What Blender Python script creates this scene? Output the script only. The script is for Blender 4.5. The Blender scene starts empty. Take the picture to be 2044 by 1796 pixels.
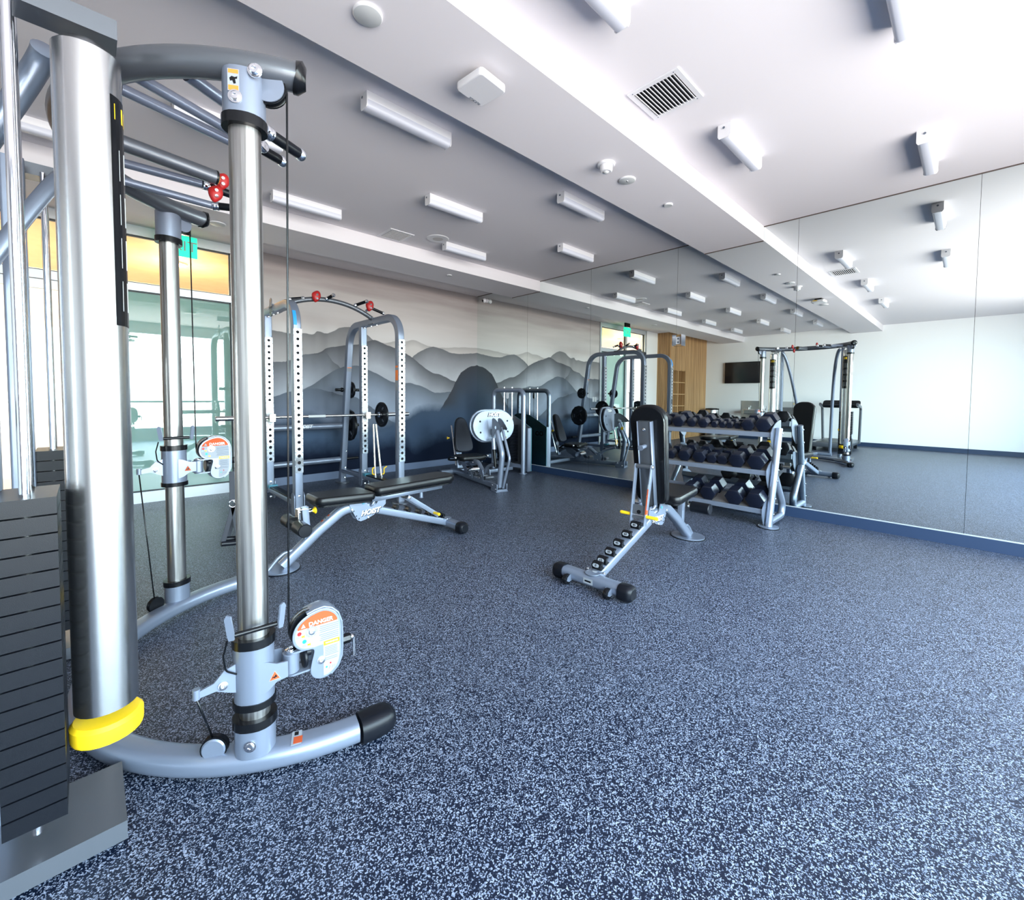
import bpy, math, random
from mathutils import Vector as V, Matrix as M
random.seed(7)
PI=math.pi
S=bpy.context.scene
COL=S.collection
# ---------------------------------------------------------------- camera
W_PX,H_PX=2044,1796
F_PX,PY=882.17,826.77
YAW,PITCH,ROLL=0.80531,-0.042302,0.0074258
EYE=V((0,0,1.2))
fw=V((math.cos(YAW)*math.cos(PITCH),math.sin(YAW)*math.cos(PITCH),math.sin(PITCH)))
r0=V((math.sin(YAW),-math.cos(YAW),0)); u0=r0.cross(fw)
rr=math.cos(ROLL)*r0+math.sin(ROLL)*u0; uu=-math.sin(ROLL)*r0+math.cos(ROLL)*u0
cd=bpy.data.cameras.new('camera'); cam=bpy.data.objects.new('camera',cd); COL.objects.link(cam)
cam.matrix_world=M(((rr.x,uu.x,-fw.x,EYE.x),(rr.y,uu.y,-fw.y,EYE.y),(rr.z,uu.z,-fw.z,EYE.z),(0,0,0,1)))
cd.sensor_fit='HORIZONTAL'; cd.sensor_width=36; cd.lens=F_PX/W_PX*36
cd.shift_y=-(H_PX/2-PY)/W_PX; cd.clip_start=.02; cd.clip_end=200
S.camera=cam
# ---------------------------------------------------------------- world, daylight, exposure
XM,YM,ZC=5.12,6.247,2.976      # mirror wall, mural wall, ceiling
XB,YR=-3.74,-2.0               # wall behind, window wall
S.view_settings.view_transform='Standard'; S.view_settings.look='None'
S.view_settings.gamma=1; S.view_settings.use_curve_mapping=False
S.view_settings.exposure=0.22
w=bpy.data.worlds.new('world'); S.world=w; w.use_nodes=True
nt=w.node_tree; nt.nodes.clear()
out=nt.nodes.new('ShaderNodeOutputWorld'); bg=nt.nodes.new('ShaderNodeBackground')
tc=nt.nodes.new('ShaderNodeTexCoord'); sx=nt.nodes.new('ShaderNodeSeparateXYZ'); cr=nt.nodes.new('ShaderNodeValToRGB'); mr=nt.nodes.new('ShaderNodeMapRange')
nt.links.new(tc.outputs['Generated'],sx.inputs[0]); nt.links.new(sx.outputs['Z'],mr.inputs[0])
mr.inputs[1].default_value=-1; mr.inputs[2].default_value=1
nt.links.new(mr.outputs[0],cr.inputs[0]); nt.links.new(cr.outputs[0],bg.inputs[0]); nt.links.new(bg.outputs[0],out.inputs[0])
e=cr.color_ramp.elements
e[0].position=0; e[0].color=(.40,.35,.35,1); e[1].position=1; e[1].color=(.42,.62,1,1)
a=e.new(.46); a.color=(.58,.515,.505,1); a=e.new(.5); a.color=(.75,.80,.82,1); a=e.new(.56); a.color=(.78,.90,1.0,1)
bg.inputs[1].default_value=27.0
S.cycles.use_denoising=True
S.cycles.max_bounces=10; S.cycles.diffuse_bounces=5; S.cycles.glossy_bounces=6; S.cycles.transmission_bounces=6; S.cycles.transparent_max_bounces=8
S.cycles.caustics_reflective=False; S.cycles.caustics_refractive=False
S.cycles.sample_clamp_indirect=8
def portal(name,loc,rot,sx_,sy_):
    l=bpy.data.lights.new(name,'AREA'); l.shape='RECTANGLE'; l.size=sx_; l.size_y=sy_; l.cycles.is_portal=True
    o=bpy.data.objects.new(name,l); COL.objects.link(o); o.location=loc; o.rotation_euler=rot; o['kind']='helper'
portal('window_daylight',((-1.6+4.6)/2,YR-.16,1.5),(PI/2,0,0),6.2,2.5)

# ---------------------------------------------------------------- materials
def mat(name,col,rough=.5,metal=0,spec=.5,coat=0,noise=None,bump=0,bscale=200,**k):
    m=bpy.data.materials.new(name); m.use_nodes=True; n=m.node_tree; b=n.nodes['Principled BSDF']
    b.inputs['Base Color'].default_value=(*col,1); b.inputs['Roughness'].default_value=rough; b.inputs['Metallic'].default_value=metal
    b.inputs['Specular IOR Level'].default_value=spec; b.inputs['Coat Weight'].default_value=coat
    for kk,v in k.items(): b.inputs[kk.replace('_',' ')].default_value=v
    if noise or bump:
        t=n.nodes.new('ShaderNodeTexCoord'); z=n.nodes.new('ShaderNodeTexNoise'); z.inputs['Scale'].default_value=bscale; z.inputs['Detail'].default_value=3
        n.links.new(t.outputs['Object'],z.inputs['Vector'])
        if noise:
            mx=n.nodes.new('ShaderNodeMix'); mx.data_type='RGBA'; mx.inputs[6].default_value=(*col,1); mx.inputs[7].default_value=(*noise,1)
            n.links.new(z.outputs['Fac'],mx.inputs[0]); n.links.new(mx.outputs[2],b.inputs['Base Color'])
        if bump:
            bp=n.nodes.new('ShaderNodeBump'); bp.inputs['Strength'].default_value=bump; bp.inputs['Distance'].default_value=.002
            n.links.new(z.outputs['Fac'],bp.inputs['Height']); n.links.new(bp.outputs[0],b.inputs['Normal'])
    return m
SIL=mat('silver_powder_coat',(.21,.245,.32),.36,.5,coat=.15,bump=.05,bscale=900)
SILD=mat('graphite_powder_coat',(.12,.13,.15),.38,.6,coat=.2,bump=.05,bscale=900)
CHR=mat('chrome',(.82,.84,.88),.08,1)
STL=mat('stainless',(.62,.62,.62),.26,1)
NIK=mat('nickel_plate',(.78,.74,.66),.2,1)
RUB=mat('black_rubber',(.004,.005,.008),.36,0,.22,bump=.15,bscale=700)
VIN=mat('black_vinyl',(.004,.0045,.006),.30,0,.28,coat=.0,bump=.25,bscale=450)
GVN=mat('dark_grey_vinyl',(.025,.03,.045),.5,0,.3,bump=.25,bscale=450)
BLK=mat('black_plastic',(.004,.0045,.006),.25,0,.3)
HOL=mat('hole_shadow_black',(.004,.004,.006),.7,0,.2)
YEL=mat('yellow_plastic',(.95,.60,.015),.35)
RED=mat('red_resin',(.36,.010,.010),.45)
ORG=mat('orange_sticker',(.85,.20,.03),.5)
LOR=mat('pale_orange_sticker',(.44,.08,.03),.7,0,.05)
WHS=mat('white_sticker',(.27,.29,.32),.7,0,.05)
GRT=mat('grey_print',(.12,.14,.18),.7,0,.05)
TEA=mat('green_print',(.0,.42,.32),.5)
BLU=mat('blue_tape',(.02,.30,.80),.5)
BLP=mat('blue_print',(.22,.36,.75),.5)
WHT=mat('white_plastic',(.68,.68,.71),.4)
DIF=mat('frosted_diffuser',(.58,.60,.68),.4)
PNT=mat('white_paint',(.80,.79,.79),.75,bump=.05,bscale=300)
CEI=mat('ceiling_paint',(.71,.685,.715),.85,bump=.05,bscale=300)
WAL=mat('wall_paint',(.84,.86,.88),.8,bump=.05,bscale=300)
ALU=mat('aluminium_frame',(.62,.66,.70),.4,.5)
DKF=mat('dark_frame_gasket',(.02,.025,.03),.5)
BAS=mat('navy_rubber_baseboard',(.012,.03,.075),.5)
GBS=mat('grey_vinyl_baseboard',(.12,.16,.25),.5)
GRYP=mat('teal_grey_panel',(.07,.27,.37),.35)
SCR=mat('black_screen',(.006,.006,.009),.12)
GRN=mat('exit_sign_green',(.0,.8,.4),.4,Emission_Color=(.01,.8,.36,1),Emission_Strength=.9)
WARM=mat('warm_lamp',(1,.8,.5),.4,Emission_Color=(1,.72,.38,1),Emission_Strength=5)
SHD=mat('straps_black_nylon',(.012,.014,.022),.7,bump=.3,bscale=900)
def glassmat(name,col,alpha_t,rough=0.0,body=(.3,.5,.46),off=.0):
    m=bpy.data.materials.new(name); m.use_nodes=True; n=m.node_tree; n.nodes.clear()
    o=n.nodes.new('ShaderNodeOutputMaterial'); g=n.nodes.new('ShaderNodeBsdfGlossy'); t=n.nodes.new('ShaderNodeBsdfTransparent'); d=n.nodes.new('ShaderNodeBsdfDiffuse')
    m1=n.nodes.new('ShaderNodeMixShader'); m2=n.nodes.new('ShaderNodeMixShader'); fr=n.nodes.new('ShaderNodeFresnel'); fr.inputs[0].default_value=1.6
    ad=n.nodes.new('ShaderNodeMath'); ad.operation='MULTIPLY_ADD'; ad.inputs[1].default_value=1.0; ad.inputs[2].default_value=off; ad.use_clamp=True
    g.inputs['Roughness'].default_value=rough; g.inputs['Color'].default_value=(.95,1,.98,1); t.inputs[0].default_value=(*col,1); d.inputs[0].default_value=(*body,1)
    m1.inputs[0].default_value=1-alpha_t
    n.links.new(t.outputs[0],m1.inputs[1]); n.links.new(d.outputs[0],m1.inputs[2])
    n.links.new(fr.outputs[0],ad.inputs[0]); gm=n.nodes.new('ShaderNodeNewGeometry'); sb=n.nodes.new('ShaderNodeMath'); sb.operation='SUBTRACT'; sb.inputs[0].default_value=1; n.links.new(gm.outputs['Backfacing'],sb.inputs[1]); ml=n.nodes.new('ShaderNodeMath'); ml.operation='MULTIPLY'; n.links.new(ad.outputs[0],ml.inputs[0]); n.links.new(sb.outputs[0],ml.inputs[1]); n.links.new(ml.outputs[0],m2.inputs[0]); n.links.new(m1.outputs[0],m2.inputs[1]); n.links.new(g.outputs[0],m2.inputs[2])
    n.links.new(m2.outputs[0],o.inputs[0]); return m
GLS=glassmat('clear_door_glass',(.93,.97,.95),1.0)
GLT=glassmat('green_film_glass',(.62,.80,.76),.3,body=(.30,.50,.47),off=.12)
ACR=glassmat('clear_acrylic',(.96,.97,.98),1.0)
def mirrormat():
    m=bpy.data.materials.new('mirror_silvering'); m.use_nodes=True; b=m.node_tree.nodes['Principled BSDF']
    b.inputs['Base Color'].default_value=(.87,.935,.92,1); b.inputs['Metallic'].default_value=1; b.inputs['Roughness'].default_value=0.0; return m
MIR=mirrormat()
def polemat():
    m=mat('brushed_pole_steel',(.60,.58,.55),.3,1); n=m.node_tree; b=n.nodes['Principled BSDF']
    t=n.nodes.new('ShaderNodeTexCoord'); mp=n.nodes.new('ShaderNodeMapping'); mp.inputs['Scale'].default_value=(90,90,1.6)
    z=n.nodes.new('ShaderNodeTexNoise'); z.inputs['Scale'].default_value=1; z.inputs['Detail'].default_value=5
    r=n.nodes.new('ShaderNodeMapRange'); r.inputs[3].default_value=.18; r.inputs[4].default_value=.5
    c=n.nodes.new('ShaderNodeValToRGB'); c.color_ramp.elements[0].position=.3; c.color_ramp.elements[0].color=(.22,.21,.20,1); c.color_ramp.elements[1].position=.65; c.color_ramp.elements[1].color=(.50,.49,.48,1)
    n.links.new(t.outputs['Object'],mp.inputs[0]); n.links.new(mp.outputs[0],z.inputs[0]); n.links.new(z.outputs[0],r.inputs[0]); n.links.new(r.outputs[0],b.inputs['Roughness'])
    n.links.new(z.outputs[0],c.inputs[0]); n.links.new(c.outputs[0],b.inputs['Base Color']); return m
POL=polemat()
def woodmat():
    m=mat('oak_slat_wood',(.5,.3,.13),.5); n=m.node_tree; b=n.nodes['Principled BSDF']
    t=n.nodes.new('ShaderNodeTexCoord'); mp=n.nodes.new('ShaderNodeMapping'); mp.inputs['Scale'].default_value=(14,14,.5)
    z=n.nodes.new('ShaderNodeTexNoise'); z.inputs['Scale'].default_value=1.5; z.inputs['Detail'].default_value=6
    c=n.nodes.new('ShaderNodeValToRGB'); c.color_ramp.elements[0].position=.3; c.color_ramp.elements[0].color=(.30,.155,.06,1); c.color_ramp.elements[1].position=.7; c.color_ramp.elements[1].color=(.62,.38,.18,1)
    n.links.new(t.outputs['Object'],mp.inputs[0]); n.links.new(mp.outputs[0],z.inputs[0]); n.links.new(z.outputs[0],c.inputs[0]); n.links.new(c.outputs[0],b.inputs['Base Color']); return m
WOD=woodmat()
def floormat():
    m=bpy.data.materials.new('speckled_rubber_floor'); m.use_nodes=True; n=m.node_tree; b=n.nodes['Principled BSDF']
    t=n.nodes.new('ShaderNodeTexCoord')
    v=n.nodes.new('ShaderNodeTexVoronoi'); v.inputs['Scale'].default_value=330; v.feature='F1'; v.inputs['Randomness'].default_value=1
    wp=n.nodes.new('ShaderNodeTexNoise'); wp.inputs['Scale'].default_value=300; wp.inputs['Detail'].default_value=2
    mxv=n.nodes.new('ShaderNodeMix'); mxv.data_type='VECTOR'; 
    sc=n.nodes.new('ShaderNodeVectorMath'); sc.operation='MULTIPLY_ADD'; sc.inputs[1].default_value=(.0045,.0045,.0045)
    n.links.new(t.outputs['Object'],wp.inputs[0]); n.links.new(wp.outputs['Color'],sc.inputs[0]); n.links.new(t.outputs['Object'],sc.inputs[2]); n.links.new(sc.outputs[0],v.inputs['Vector'])
    # random value per chip: light chips against navy crumb
    sp=n.nodes.new('ShaderNodeSeparateColor'); n.links.new(v.outputs['Color'],sp.inputs[0])
    gt=n.nodes.new('ShaderNodeValToRGB'); gt.color_ramp.interpolation='LINEAR'
    ee=gt.color_ramp.elements; ee[0].position=.0; ee[0].color=(.002,.006,.018,1); ee[1].position=1; ee[1].color=(.33,.37,.47,1)
    q=ee.new(.69); q.color=(.002,.006,.018,1); q=ee.new(.745); q.color=(.14,.17,.24,1)
    n.links.new(sp.outputs[0],gt.inputs[0])
    n.links.new(gt.outputs[0],b.inputs['Base Color'])
    b.inputs['Roughness'].default_value=.42; b.inputs['Specular IOR Level'].default_value=.38
    bp=n.nodes.new('ShaderNodeBump'); bp.inputs['Strength'].default_value=.25; bp.inputs['Distance'].default_value=.0015
    n.links.new(wp.outputs[0],bp.inputs['Height']); n.links.new(bp.outputs[0],b.inputs['Normal'])
    return m
FLO=floormat()
LAYERS=[ # ridge lines (x,z) on the mural wall, far to near; ridge colour, mist colour, fade depth; lower blue is print plus painted-in light tint
 ([(1.2,1.98),(3.34,2.0),(3.48,2.04),(3.66,2.05),(3.79,2.08),(4.04,2.02),(4.25,2.0),(4.72,2.04),(5.14,2.06)],(.40,.37,.36),(.56,.52,.50),.12,.01),
 ([(1.2,2.0),(1.73,2.02),(1.97,2.0),(2.14,2.02),(2.25,2.02),(2.29,2.06),(2.41,2.05),(2.5,2.08),(2.62,2.15),(2.71,2.17),(2.81,2.17),(3.04,2.07),(3.12,2.01),(3.32,1.92),(3.6,1.6),(5.14,1.2)],(.205,.20,.205),(.44,.42,.42),.36,.012),
 ([(1.2,1.2),(3.5,1.55),(3.74,1.74),(3.79,1.82),(3.93,1.91),(4.14,2.0),(4.35,1.98),(4.55,1.93),(4.75,1.93),(5.13,1.97)],(.15,.15,.16),(.44,.44,.47),.42,.012),
 ([(1.2,1.3),(2.0,1.55),(2.14,1.72),(2.35,1.79),(2.41,1.84),(2.54,1.87),(2.69,1.91),(2.89,1.94),(3.04,2.0),(3.13,2.02),(3.32,1.97),(3.55,1.9),(3.74,1.82),(3.93,1.7),(4.17,1.57),(4.3,1.55),(4.55,1.46),(4.66,1.42),(5.14,1.1)],(.105,.107,.118),(.38,.39,.43),.44,.014),
 ([(1.2,1.62),(1.6,1.61),(1.9,1.63),(2.0,1.67),(2.1,1.73),(2.3,1.75),(2.4,1.77),(2.46,1.72),(2.5,1.66),(2.61,1.58),(2.69,1.5),(2.89,1.41),(3.2,1.2),(5.14,.8)],(.135,.14,.155),(.36,.38,.43),.40,.025),
 ([(1.2,.9),(2.2,1.32),(2.4,1.46),(2.61,1.58),(2.79,1.62),(2.89,1.62),(3.05,1.56),(3.23,1.49),(3.4,1.41),(3.54,1.39),(3.73,1.39),(3.93,1.35),(4.09,1.29),(4.19,1.25),(4.58,1.26),(5.15,1.21)],(.115,.13,.155),(.27,.31,.39),.40,.014),
 ([(1.2,1.1),(1.59,1.14),(1.75,1.17),(1.9,1.23),(2.13,1.27),(2.31,1.28),(2.44,1.24),(2.59,1.2),(2.88,1.14),(3.09,1.0),(3.6,.7),(5.14,.4)],(.11,.13,.165),(.17,.20,.27),.40,.02),
 ([(1.2,.3),(4.1,.6),(4.27,.87),(4.41,1.09),(4.55,1.28),(4.66,1.47),(4.72,1.56),(4.84,1.66),(4.99,1.72),(5.13,1.75)],(.046,.048,.057),(.050,.072,.11),.65,.03),
 ([(1.2,.88),(1.59,.88),(1.89,.91),(2.09,1.01),(2.2,.99),(2.31,.94),(2.4,.88),(2.58,.81),(3.09,.8),(3.69,.93),(3.83,1.01),(3.93,1.05),(4.3,1.06),(5.15,1.07)],(.050,.070,.105),(.050,.080,.135),.35,.03,7),
 ([(1.2,.62),(1.59,.63),(2.12,.61),(2.88,.57),(3.68,.58),(3.78,.49),(3.93,.5),(4.09,.56),(4.3,.64),(4.47,.63),(4.58,.65),(4.87,.69),(5.15,.7)],(.004,.010,.027),(.003,.007,.02),.5,.05,4)]
def muralmat():
    m=bpy.data.materials.new('misty_mountain_mural'); m.use_nodes=True; n=m.node_tree; b=n.nodes['Principled BSDF']; b.inputs['Roughness'].default_value=.7; b.inputs['Specular IOR Level'].default_value=.12
    t=n.nodes.new('ShaderNodeTexCoord'); s=n.nodes.new('ShaderNodeSeparateXYZ'); n.links.new(t.outputs['Object'],s.inputs[0])
    X,Z=s.outputs['X'],s.outputs['Z']
    def math_(op,a,b2=None,c=None,clamp=False):
        q=n.nodes.new('ShaderNodeMath'); q.operation=op; q.use_clamp=clamp
        for i,v in enumerate((a,b2,c)):
            if v is None: continue
            if isinstance(v,(int,float)): q.inputs[i].default_value=v
            else: n.links.new(v,q.inputs[i])
        return q.outputs[0]
    ns=n.nodes.new('ShaderNodeTexNoise'); ns.inputs['Scale'].default_value=9; ns.inputs['Detail'].default_value=8; ns.inputs['Roughness'].default_value=.6; n.links.new(t.outputs['Object'],ns.inputs[0])
    nf=n.nodes.new('ShaderNodeTexNoise'); nf.inputs['Scale'].default_value=2.2; nf.inputs['Detail'].default_value=3; n.links.new(t.outputs['Object'],nf.inputs[0])
    mp=n.nodes.new('ShaderNodeMapping'); mp.inputs['Scale'].default_value=(.5,1,5); n.links.new(t.outputs['Object'],mp.inputs[0])
    ncl=n.nodes.new('ShaderNodeTexNoise'); ncl.inputs['Scale'].default_value=1.3; ncl.inputs['Detail'].default_value=4; n.links.new(mp.outputs[0],ncl.inputs[0])
    # sky of the print
    zz=math_('ADD',Z,math_('MULTIPLY',math_('SUBTRACT',ncl.outputs[0],.5),.5))
    sk=n.nodes.new('ShaderNodeValToRGB'); mrg=n.nodes.new('ShaderNodeMapRange'); mrg.inputs[1].default_value=1.9; mrg.inputs[2].default_value=2.95
    n.links.new(zz,mrg.inputs[0]); n.links.new(mrg.outputs[0],sk.inputs[0])
    el=sk.color_ramp.elements; el[0].position=0; el[0].color=(.66,.63,.62,1); el[1].position=1; el[1].color=(.22,.20,.205,1)
    q=el.new(.35); q.color=(.58,.535,.52,1); q=el.new(.7); q.color=(.44,.40,.39,1); q=el.new(.86); q.color=(.33,.285,.28,1)
    cur=sk.outputs[0]
    for pts,rc,mc,fade,rg,*so in LAYERS:
        fc=n.nodes.new('ShaderNodeFloatCurve'); c=fc.mapping.curves[0]
        P=[((x-1.2)/3.95,z/3.0) for x,z in pts]
        c.points[0].location=P[0]; c.points[1].location=P[-1]
        for p in P[1:-1]: c.points.new(*p)
        fc.mapping.use_clip=False; fc.mapping.update()
        n.links.new(math_('DIVIDE',math_('SUBTRACT',X,1.2),3.95),fc.inputs['Value'])
        h=math_('ADD',math_('MULTIPLY',fc.outputs[0],3.0),math_('MULTIPLY',math_('SUBTRACT',ns.outputs[0],.5),rg*2.5))
        d=math_('SUBTRACT',h,Z)
        msk=math_('MULTIPLY',d,float(so[0]) if so else 130.0,clamp=True)
        ff=math_('DIVIDE',d,math_('MULTIPLY',math_('ADD',nf.outputs[0],.5),fade),clamp=True)
        mx=n.nodes.new('ShaderNodeMix'); mx.data_type='RGBA'; mx.inputs[6].default_value=(*rc,1); mx.inputs[7].default_value=(*mc,1); n.links.new(ff,mx.inputs[0])
        m2=n.nodes.new('ShaderNodeMix'); m2.data_type='RGBA'; n.links.new(msk,m2.inputs[0]); n.links.new(cur,m2.inputs[6]); n.links.new(mx.outputs[2],m2.inputs[7]); cur=m2.outputs[2]
    n.links.new(cur,b.inputs['Base Color']); return m
MUR=muralmat()

# ---------------------------------------------------------------- mesh helpers
def obround(w,h,n=10):
    """flat-sided oval, w wide (a) by h high (b)"""
    r=min(w,h)/2; o=[]
    if w>=h: cs=[(w/2-r,0,-PI/2),(-(w/2-r),0,PI/2)]
    else: cs=[(0,h/2-r,0),(0,-(h/2-r),PI)]
    for cx,cy,a0 in cs:
        for i in range(n+1): a=a0+PI*i/n; o.append((cx+r*math.cos(a),cy+r*math.sin(a)))
    return o
def rrect(w,h,r,n=4,cx=0,cy=0):
    o=[]
    for sx_,sy_,a0 in ((1,1,0),(-1,1,PI/2),(-1,-1,PI),(1,-1,1.5*PI)):
        for i in range(n+1): a=a0+PI/2*i/n; o.append((cx+sx_*(w/2-r)+r*math.cos(a),cy+sy_*(h/2-r)+r*math.sin(a)))
    return o
def circ(r,n=20): return [(r*math.cos(2*PI*i/n),r*math.sin(2*PI*i/n)) for i in range(n)]
def fillet(pts,r,n=6):
    pts=[V(p) for p in pts]; o=[pts[0]]
    for i in range(1,len(pts)-1):
        p,a,b=pts[i],pts[i-1]-pts[i],pts[i+1]-pts[i]; rad=r[i] if isinstance(r,dict) and i in r else (0 if isinstance(r,dict) else r)
        la,lb=a.length,b.length; a.normalize(); b.normalize(); ang=a.angle(b); 
        if rad<=0 or ang>PI-.02: o.append(p); continue
        d=min(rad/math.tan(ang/2),la*.48,lb*.48); rad=d*math.tan(ang/2)
        c=p+(a+b).normalized()*(rad/math.sin(ang/2)); s=p+a*d-c; e_=p+b*d-c; th=s.angle(e_)
        for k in range(n+1):
            f=k/n; o.append(c+(s*math.sin((1-f)*th)+e_*math.sin(f*th))/math.sin(th))
    o.append(pts[-1]); return o
class B:
    def __init__(s): s.v=[];s.f=[];s.m=[];s.mats=[]
    def mi(s,m):
        if m is None: return -1
        if m not in s.mats: s.mats.append(m)
        return s.mats.index(m)
    def add(s,vs,fs,m=None):
        k=len(s.v); s.v+= [tuple(v) for v in vs]; i=s.mi(m); 
        for f in fs: s.f.append([k+j for j in f]); s.m.append(i)
        return s
    def box(s,c,sz,m=None,rot=None):
        hx,hy,hz=[q/2 for q in sz]; vs=[V((x,y,z)) for x in(-hx,hx) for y in(-hy,hy) for z in(-hz,hz)]
        if rot is not None: vs=[rot@v for v in vs]
        c=V(c); return s.add([v+c for v in vs],[(0,1,3,2),(4,6,7,5),(0,4,5,1),(2,3,7,6),(0,2,6,4),(1,5,7,3)],m)
    def bx(s,x0,x1,y0,y1,z0,z1,m=None): return s.box(((x0+x1)/2,(y0+y1)/2,(z0+z1)/2),(x1-x0,y1-y0,z1-z0),m)
    def sweep(s,path,prof,up=None,m=None,cap=True,scale=None,closed=False):
        P=[V(p) for p in path]; n=len(P); T=[]
        for i in range(n):
            if closed: t=(P[(i+1)%n]-P[i-1])
            else: t=(P[min(i+1,n-1)]-P[max(i-1,0)])
            if 0<i<n-1: t=(P[i+1]-P[i]).normalized()+(P[i]-P[i-1]).normalized()
            T.append(t.normalized())
        k=len(prof); vs=[]; a=None
        for i in range(n):
            t=T[i]
            if up is not None: a=V(up).cross(t).normalized(); b=t.cross(a)
            else:
                if a is None:
                    a=V((0,0,1)).cross(t)
                    if a.length<.05: a=V((1,0,0)).cross(t)
                    a.normalize()
                else: a=(a-t*a.dot(t)).normalized()
                b=t.cross(a)
            sc=scale[i] if scale else 1
            vs+=[P[i]+a*(x*sc)+b*(y*sc) for x,y in prof]
        fs=[(i*k+j,i*k+(j+1)%k,(i+1)*k+(j+1)%k,(i+1)*k+j) for i in range(n-1) for j in range(k)]
        if closed: fs+=[((n-1)*k+j,(n-1)*k+(j+1)%k,(j+1)%k,j) for j in range(k)]
        elif cap: fs+=[tuple(reversed(range(k))),tuple(range((n-1)*k,n*k))]
        return s.add(vs,fs,m)
    def tube(s,path,r,m=None,n=14,**k): return s.sweep(path,circ(r,n),None,m,**k)
    def lathe(s,prof,o,ax,m=None,n=24,up=None,a0=0):
        """prof [(r,h)]"""
        o=V(o); ax=V(ax).normalized(); a=V(up) if up else (V((0,0,1)) if abs(ax.z)<.9 else V((1,0,0)))
        a=(a-ax*a.dot(ax)).normalized(); b=ax.cross(a); vs=[]; 
        for r,h in prof: vs+=[o+ax*h+(a*math.cos(a0+2*PI*j/n)+b*math.sin(a0+2*PI*j/n))*max(r,1e-5) for j in range(n)]
        fs=[(i*n+j,i*n+(j+1)%n,(i+1)*n+(j+1)%n,(i+1)*n+j) for i in range(len(prof)-1) for j in range(n)]
        if prof[0][0]>1e-4: fs.append(tuple(reversed(range(n))))
        if prof[-1][0]>1e-4: fs.append(tuple(range((len(prof)-1)*n,len(prof)*n)))
        return s.add(vs,fs,m)
    def cyl(s,p0,p1,r,m=None,n=20,ch=.0):
        p0,p1=V(p0),V(p1); L=(p1-p0).length
        pr=[(r,0),(r,L)] if ch<=0 else [(r-ch,0),(r,ch),(r,L-ch),(r-ch,L)]
        return s.lathe(pr,p0,p1-p0,m,n)
    def ball(s,c,r,m=None,n=16,sq=(1,1,1)):
        c=V(c); vs=[];R=n//2
        for i in range(R+1):
            t=PI*i/R
            for j in range(n): p=2*PI*j/n; vs.append(c+V((r*sq[0]*math.sin(t)*math.cos(p),r*sq[1]*math.sin(t)*math.sin(p),r*sq[2]*math.cos(t))))
        return s.add(vs,[(i*n+j,(i+1)*n+j,(i+1)*n+(j+1)%n,i*n+(j+1)%n) for i in range(R) for j in range(n)],m)
    def prism(s,poly,o,ax,ay,d,m=None,ch=0):
        """polygon in (ax,ay) plane at o, extruded by d along ax x ay"""
        o,ax,ay=V(o),V(ax).normalized(),V(ay).normalized(); nz=ax.cross(ay); k=len(poly)
        cx=sum(p[0] for p in poly)/k; cy=sum(p[1] for p in poly)/k
        def ring(h,off):
            r_=[]
            for i,(x,y) in enumerate(poly):
                if off:
                    x0,y0=poly[i-1]; x1,y1=poly[(i+1)%k]; tx,ty=x1-x0,y1-y0; l=math.hypot(tx,ty) or 1; sg=1 if area>0 else -1
                    x,y=x-ty/l*off*sg,y+tx/l*off*sg
                r_.append(o+ax*x+ay*y+nz*h)
            return r_
        area=sum(poly[i][0]*poly[(i+1)%k][1]-poly[(i+1)%k][0]*poly[i][1] for i in range(k))
        hs=[(0,0),(d,0)] if ch<=0 else [(0,ch),(ch*.3,ch*.3),(ch,0),(d-ch,0),(d-ch*.3,ch*.3),(d,ch)]
        vs=[]; 
        for h,off in hs: vs+=ring(h,off)
        n=len(hs); fs=[(i*k+j,i*k+(j+1)%k,(i+1)*k+(j+1)%k,(i+1)*k+j) for i in range(n-1) for j in range(k)]
        fs+=[tuple(reversed(range(k))),tuple(range((n-1)*k,n*k))]
        return s.add(vs,fs,m)
    def ob(s,name,m=None,parent=None,smooth=True,loc=None,**pr):
        me=bpy.data.meshes.new(name); me.from_pydata(s.v,[],s.f)
        ms=list(s.mats)
        if -1 in s.m:
            if m is None: m=s.mats[0] if s.mats else SIL
            if m not in ms: ms.append(m)
            k0=ms.index(m); s.m=[k0 if q<0 else q for q in s.m]
        for q in ms: me.materials.append(q)
        me.polygons.foreach_set('material_index',s.m)
        import bmesh
        bm=bmesh.new(); bm.from_mesh(me); bmesh.ops.recalc_face_normals(bm,faces=bm.faces); bm.to_mesh(me); bm.free()
        if smooth:
            me.shade_smooth(); me.set_sharp_from_angle(angle=math.radians(38))
            for p in me.polygons:
                if len(p.vertices)>6: p.use_smooth=False
        o=bpy.data.objects.new(name,me); COL.objects.link(o)
        if parent is not None: o.parent=parent
        if loc is not None: o.location=loc
        for k_,v in pr.items(): o[k_]=v
        return o
def bev(o,wd=.003,seg=2):
    md=o.modifiers.new('bevel','BEVEL'); md.width=wd; md.segments=seg; md.limit_method='ANGLE'; md.angle_limit=math.radians(40); return o
def root(name,label,cat,loc=(0,0,0),rz=0,group=None):
    o=bpy.data.objects.new(name,None); COL.objects.link(o); o.location=loc; o.rotation_euler=(0,0,rz); o.empty_display_size=.1
    o['label']=label; o['category']=cat; o['kind']='thing'
    if group: o['group']=group
    return o
def tag(o,label,cat,group=None):
    o['label']=label; o['category']=cat; o['kind']='thing'
    if group: o['group']=group
    return o
def struct(b,name,m=None,parent=None,smooth=False):
    o=b.ob(name,m,parent,smooth)
    if parent is None: o['kind']='structure'
    return o
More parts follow.
